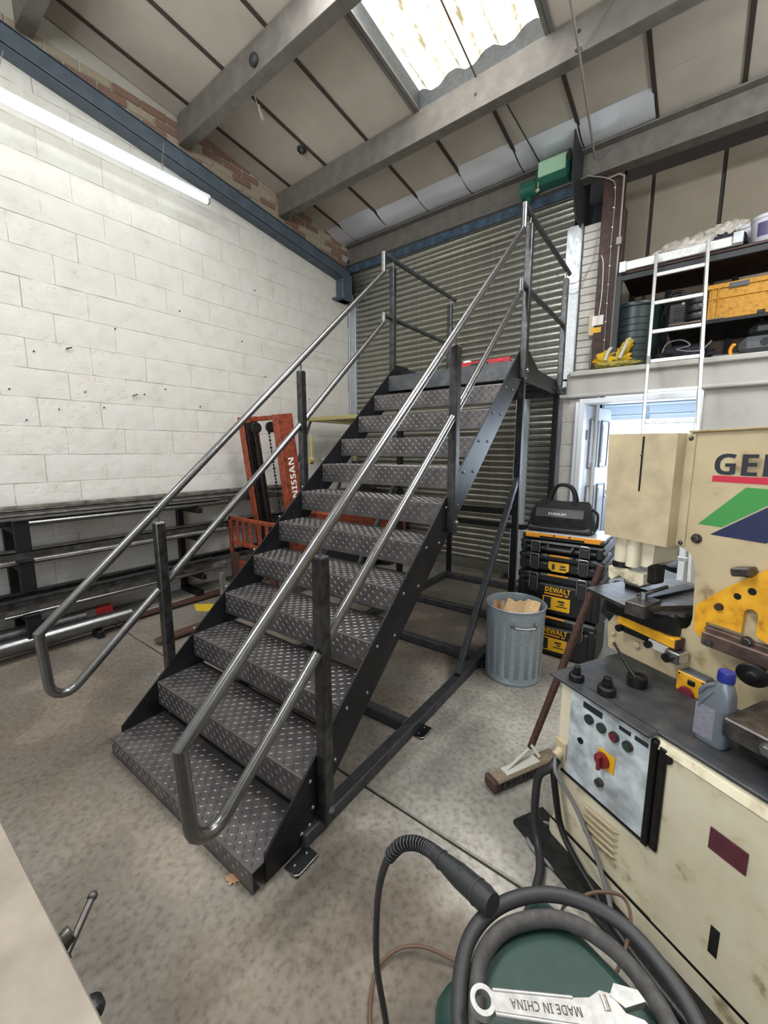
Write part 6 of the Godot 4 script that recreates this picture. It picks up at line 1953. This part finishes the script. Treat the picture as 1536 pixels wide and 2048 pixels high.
func small_things() -> void:
	var U := Basis(Vector3.UP, -0.50351)
	var O := V(-0.343, 0, -1.533)
	# cables that leave the gland on the machine's left front edge
	var h := func(pts: Array) -> Array:
		var q := []
		for p in pts: q.append(O + U * (p as Vector3))
		return q
	var c1 := obj("rubber_hose", MB.new().tube(bez(h.call([V(0.03, 0.37, 0.02), V(0.03, 0.345, 0.05), V(-0.005, 0.29, 0.07), V(-0.012, 0.18, 0.075), V(-0.005, 0.08, 0.075), V(0.03, 0.025, 0.09), V(0.11, 0.02, 0.16), V(0.2, 0.02, 0.3)]), 8), 0.015, 12), M.rubber)
	tag(c1, "thick black rubber hose bowing out from the front corner of the machine", "hose")
	var pts := bez(h.call([V(0.035, 0.38, 0.03), V(0.045, 0.33, 0.05), V(0.066, 0.24, 0.052), V(0.09, 0.155, 0.05), V(0.145, 0.10, 0.052), V(0.245, 0.05, 0.055), V(0.33, 0.025, 0.07), V(0.5, 0.025, 0.09), V(0.8, 0.025, 0.1)]), 10)
	var rad := []
	var fine := []
	for i in pts.size() - 1:
		for k in 4:
			fine.append((pts[i] as Vector3).lerp(pts[i + 1], k / 4.0))
			rad.append(0.0125 if k % 2 else 0.0102)
	var c2 := obj("corrugated_conduit", MB.new().tube(fine, rad, 10), M.plastic_black)
	tag(c2, "black corrugated conduit running down the front of the machine to the floor", "conduit")
	var c3 := obj("grey_cable", MB.new().tube(bez(h.call([V(0.03, 0.385, 0.03), V(0.06, 0.345, 0.055), V(0.122, 0.266, 0.03), V(0.216, 0.155, 0.025), V(0.291, 0.06, 0.04), V(0.34, 0.016, 0.07), V(0.5, 0.012, 0.15)]), 8), 0.0075, 10), M.cable_grey)
	tag(c3, "slim grey cable slanting across the louvred front of the machine", "cable")
	var c4 := obj("floor_cable", MB.new().tube(bez([V(-0.33, 0.03, -1.56), V(-0.385, 0.012, -1.556), V(-0.412, 0.011, -1.505), V(-0.392, 0.011, -1.44), V(-0.316, 0.011, -1.404), V(-0.216, 0.011, -1.375), V(-0.086, 0.011, -1.30), V(0.1, 0.011, -1.15)], 8), 0.008, 10), M.cable_grey)
	tag(c4, "light grey cable looping on the floor round the machine's front corner", "cable")
	var c5 := obj("brown_wire", MB.new().tube(bez([V(-0.21, 0.05, -1.2), V(-0.20, 0.2, -1.12), V(-0.155, 0.3, -1.09), V(-0.115, 0.31, -1.13), V(-0.06, 0.3, -1.165), V(-0.035, 0.27, -1.13), V(-0.05, 0.2, -1.05), V(-0.09, 0.08, -1.0), V(-0.1, 0.01, -1.0)], 8), 0.0045, 8), M.cable_brown)
	tag(c5, "thin brown wire arching up between the machine and the green case", "wire")
	var c6 := obj("thin_cable", MB.new().tube(bez([V(-0.40, 0.012, -0.94), V(-0.447, 0.02, -0.925), V(-0.531, 0.03, -0.892), V(-0.591, 0.025, -0.846), V(-0.62, 0.014, -0.78), V(-0.60, 0.01, -0.72), V(-0.555, 0.01, -0.66), V(-0.5, 0.01, -0.6)], 8), 0.005, 8), M.cable_brown)
	tag(c6, "thin brown cable curling on the floor left of the green case", "cable")
	# fallen leaf
	var b := MB.new()
	var out := []
	for k in 24:
		var a := TAU * k / 24
		out.append(Vector2(cos(a) * 0.027 * (1.0 + 0.3 * sin(k * 2.1)), sin(a) * 0.017 * (1.0 + 0.4 * cos(k * 1.7))))
	b.prism(out, 0.0, 0.0015, Transform3D(Basis(Vector3.RIGHT, -PI / 2), Vector3.ZERO))
	b.cyl(V(0.03, 0.001, 0.0), V(0.055, 0.004, 0.01), 0.001, 0.001, 5)
	var lf := obj("dry_leaf", b, M.leaf, self, Transform3D(Basis(Vector3.UP, 0.3) * Basis(V(1, 0, 0.2).normalized(), 0.12), V(-1.194, 0.006, -0.66)))
	tag(lf, "single dry brown leaf on the floor by the foot of the stair", "leaf")
	var ym := obj("floor_mark", MB.new().prism([Vector2(-0.16, -0.05), Vector2(0.02, -0.12), Vector2(0.16, -0.03), Vector2(0.12, 0.09), Vector2(-0.05, 0.06)], 0.0, 0.002, Transform3D(Basis(Vector3.RIGHT, -PI / 2), V(-3.72, 0.0005, -1.98))), M.floor_yellow)
	tag(ym, "worn patch of yellow floor paint by the rack leg", "floor marking")


func person() -> void:
	# seated figure in the office, of whom an arm and the shirt hem show through the machine's throat
	var S := V(-0.07, 0, -4.98)
	var t := thing("person", "person in a pale shirt and dark trousers seated in the office beyond the machine", "person", S)
	var skinb := [
		[V(-0.10, 1.16, 0.0), V(-0.12, 1.22, 0.0), 0.085, 0.09], [V(-0.12, 1.22, 0.0), V(-0.14, 1.13, 0.0), 0.088, 0.055],
		[V(-0.06, 0.98, 0.0), V(-0.10, 1.12, 0.0), 0.055, 0.052],
		[V(-0.03, 0.96, 0.19), V(-0.09, 0.72, 0.22), 0.05, 0.042], [V(-0.09, 0.72, 0.22), V(-0.30, 0.53, 0.2), 0.04, 0.028], [V(-0.30, 0.53, 0.2), V(-0.37, 0.49, 0.19), 0.032, 0.026],
		[V(-0.03, 0.96, -0.19), V(-0.05, 0.70, -0.22), 0.05, 0.042], [V(-0.05, 0.70, -0.22), V(-0.28, 0.6, -0.16), 0.04, 0.028], [V(-0.28, 0.6, -0.16), V(-0.35, 0.58, -0.14), 0.032, 0.026]]
	for f in 4:
		var o := 0.018 * (f - 1.5)
		var ln: float = [0.05, 0.06, 0.057, 0.045][f]
		skinb.append([V(-0.37, 0.49 - 0.003, 0.19 + o), V(-0.37 - ln, 0.465, 0.19 + o * 1.1), 0.0095, 0.009])
		skinb.append([V(-0.37 - ln, 0.465, 0.19 + o * 1.1), V(-0.37 - ln * 1.3, 0.43, 0.19 + o * 1.1), 0.009, 0.008])
		skinb.append([V(-0.35, 0.58, -0.14 + o), V(-0.35 - ln, 0.56, -0.14 + o * 1.1), 0.0095, 0.009])
		skinb.append([V(-0.35 - ln, 0.56, -0.14 + o * 1.1), V(-0.35 - ln * 1.3, 0.53, -0.14 + o * 1.1), 0.009, 0.008])
	skinb.append([V(-0.33, 0.51, 0.17), V(-0.37, 0.475, 0.145), 0.011, 0.009])
	skinb.append([V(-0.32, 0.59, -0.125), V(-0.36, 0.565, -0.1), 0.011, 0.009])
	# nose, ears
	skinb.append([V(-0.205, 1.20, 0.0), V(-0.222, 1.17, 0.0), 0.012, 0.016])
	skinb.append([V(-0.11, 1.19, 0.088), V(-0.10, 1.21, 0.094), 0.014, 0.016])
	skinb.append([V(-0.11, 1.19, -0.088), V(-0.10, 1.21, -0.094), 0.014, 0.016])
	obj("body", nets(skinb, 0.012, 0.012), M.skin, t)
	var shirt := [
		[V(0.02, 0.52, 0.0), V(0.0, 0.72, 0.0), 0.16, 0.15], [V(0.0, 0.72, 0.0), V(-0.03, 0.92, 0.0), 0.15, 0.13], [V(-0.03, 0.93, -0.14), V(-0.03, 0.93, 0.14), 0.09, 0.09],
		[V(-0.03, 0.95, 0.17), V(-0.07, 0.80, 0.21), 0.072, 0.062], [V(-0.03, 0.95, -0.17), V(-0.04, 0.79, -0.21), 0.072, 0.062],
		[V(0.03, 0.47, 0.06), V(-0.06, 0.46, 0.12), 0.13, 0.09], [V(0.03, 0.47, -0.06), V(-0.06, 0.46, -0.1), 0.13, 0.08]]
	obj("shirt", nets(shirt, 0.016, 0.03), M.shirt, t)
	var tr := [
		[V(0.03, 0.48, -0.1), V(0.03, 0.48, 0.1), 0.11, 0.11],
		[V(0.0, 0.48, 0.1), V(-0.42, 0.49, 0.13), 0.095, 0.07], [V(-0.42, 0.49, 0.13), V(-0.40, 0.1, 0.14), 0.066, 0.05],
		[V(0.0, 0.48, -0.1), V(-0.42, 0.49, -0.12), 0.095, 0.07], [V(-0.42, 0.49, -0.12), V(-0.38, 0.1, -0.13), 0.066, 0.05]]
	obj("trousers", nets(tr, 0.018, 0.02), M.trousers, t)
	for z in [0.14, -0.13]:
		obj("shoe", nets([[V(-0.36, 0.055, z), V(-0.55, 0.04, z), 0.05, 0.038]], 0.012, 0.01), M.plastic_black, t)
	var hr := [[V(-0.075, 1.235, 0.0), V(-0.115, 1.262, 0.0), 0.098, 0.085], [V(-0.05, 1.16, 0.0), V(-0.06, 1.22, 0.0), 0.075, 0.09]]
	obj("hair", nets(hr, 0.012, 0.02), M.hair, t)
	obj("eye", MB.new().ball(V(-0.196, 1.215, 0.032), V(0.012, 0.012, 0.012), 10, 8).ball(V(-0.196, 1.215, -0.032), V(0.012, 0.012, 0.012), 10, 8), M.white_print, t)
	obj("mouth", MB.new().tube(bez([V(-0.19, 1.137, -0.022), V(-0.199, 1.135, 0.0), V(-0.19, 1.137, 0.022)], 4), 0.005, 6), M.button_red, t)
	var st := thing("office_chair", "dark office stool under the seated person", "stool", S + V(0.05, 0, 0))
	obj("seat", MB.new().lathe([Vector2(0.0, 0.33), Vector2(0.18, 0.33), Vector2(0.2, 0.35), Vector2(0.19, 0.375), Vector2(0.0, 0.38)], 28), M.plastic_black, st)
	obj("column", MB.new().cyl(V(0, 0.07, 0), V(0, 0.33, 0), 0.025), M.chrome, st)
	for k in 5:
		var a := TAU * k / 5
		obj("leg", MB.new().tube([V(0, 0.08, 0), V(cos(a) * 0.24, 0.05, sin(a) * 0.24)], 0.018).ball(V(cos(a) * 0.24, 0.028, sin(a) * 0.24), V(0.026, 0.028, 0.026), 10, 6), M.plastic_black, st)


func nets(bones: Array, cell: float, blend: float) -> MB:
	# surface nets of a smooth union of tapered capsules
	var lo := Vector3.ONE * 1e9
	var hi := -lo
	for b in bones:
		var r: float = maxf(b[2], b[3]) + blend + cell * 2.0
		for k in 2:
			lo = lo.min((b[k] as Vector3) - Vector3.ONE * r)
			hi = hi.max((b[k] as Vector3) + Vector3.ONE * r)
	var dim := Vector3i((hi - lo) / cell) + Vector3i.ONE
	var field := PackedFloat32Array()
	field.resize(dim.x * dim.y * dim.z)
	field.fill(1.0)
	for b in bones:
		var a: Vector3 = b[0]
		var d: Vector3 = (b[1] as Vector3) - a
		var dd := maxf(d.length_squared(), 1e-9)
		var r: float = maxf(b[2], b[3]) + blend + cell * 1.5
		var i0 := Vector3i((a.min(b[1]) - Vector3.ONE * r - lo) / cell).max(Vector3i.ZERO)
		var i1 := Vector3i((a.max(b[1]) + Vector3.ONE * r - lo) / cell + Vector3.ONE).min(dim - Vector3i.ONE)
		for z in range(i0.z, i1.z + 1):
			for y in range(i0.y, i1.y + 1):
				var at := (z * dim.y + y) * dim.x
				for x in range(i0.x, i1.x + 1):
					var p := lo + Vector3(x, y, z) * cell
					var t := clampf((p - a).dot(d) / dd, 0.0, 1.0)
					var s := (p - a - d * t).length() - lerpf(b[2], b[3], t)
					var o := field[at + x]
					var hh := clampf(0.5 + 0.5 * (o - s) / blend, 0.0, 1.0)
					field[at + x] = lerpf(o, s, hh) - blend * hh * (1.0 - hh) if o < 0.9 else s
	var vert := {}
	var sx := 1
	var sy_ := dim.x
	var sz := dim.x * dim.y
	var m := MB.new()
	var pos := PackedVector3Array()
	var corners := [0, 1, sy_, sy_ + 1, sz, sz + 1, sz + sy_, sz + sy_ + 1]
	var edges := [[0, 1], [2, 3], [4, 5], [6, 7], [0, 2], [1, 3], [4, 6], [5, 7], [0, 4], [1, 5], [2, 6], [3, 7]]
	for z in dim.z - 1:
		for y in dim.y - 1:
			for x in dim.x - 1:
				var at := z * sz + y * sy_ + x
				var neg := 0
				for k in 8:
					if field[at + corners[k]] < 0.0: neg += 1
				if neg == 0 or neg == 8: continue
				var sum := Vector3.ZERO
				var cnt := 0
				for e in edges:
					var f0 := field[at + corners[e[0]]]
					var f1 := field[at + corners[e[1]]]
					if (f0 < 0.0) == (f1 < 0.0): continue
					var t := f0 / (f0 - f1)
					var c0 := Vector3(e[0] & 1, (e[0] >> 1) & 1, e[0] >> 2)
					var c1 := Vector3(e[1] & 1, (e[1] >> 1) & 1, e[1] >> 2)
					sum += c0.lerp(c1, t)
					cnt += 1
				vert[at] = pos.size()
				pos.append(lo + (Vector3(x, y, z) + sum / cnt) * cell)
	var grad := func(p: Vector3) -> Vector3:
		var q := (p - lo) / cell
		var i := Vector3i(q.round()).clamp(Vector3i.ONE, dim - Vector3i(2, 2, 2))
		var at := i.z * sz + i.y * sy_ + i.x
		return Vector3(field[at + 1] - field[at - 1], field[at + sy_] - field[at - sy_], field[at + sz] - field[at - sz]).normalized()
	for at in vert:
		var f0 := field[at]
		for ax in 3:
			var step: int = [sx, sy_, sz][ax]
			var u: int = [sy_, sz, sx][ax]
			var w: int = [sz, sx, sy_][ax]
			var f1 := field[at + step]
			if (f0 < 0.0) == (f1 < 0.0): continue
			if not (vert.has(at - u) and vert.has(at - w) and vert.has(at - u - w)): continue
			var q := [pos[vert[at]], pos[vert[at - u]], pos[vert[at - u - w]], pos[vert[at - w]]]
			if f0 > 0.0: q = [q[0], q[3], q[2], q[1]]
			m.quad_n(q[0], q[1], q[2], q[3], grad.call(q[0]), grad.call(q[1]), grad.call(q[2]), grad.call(q[3]))
	return m
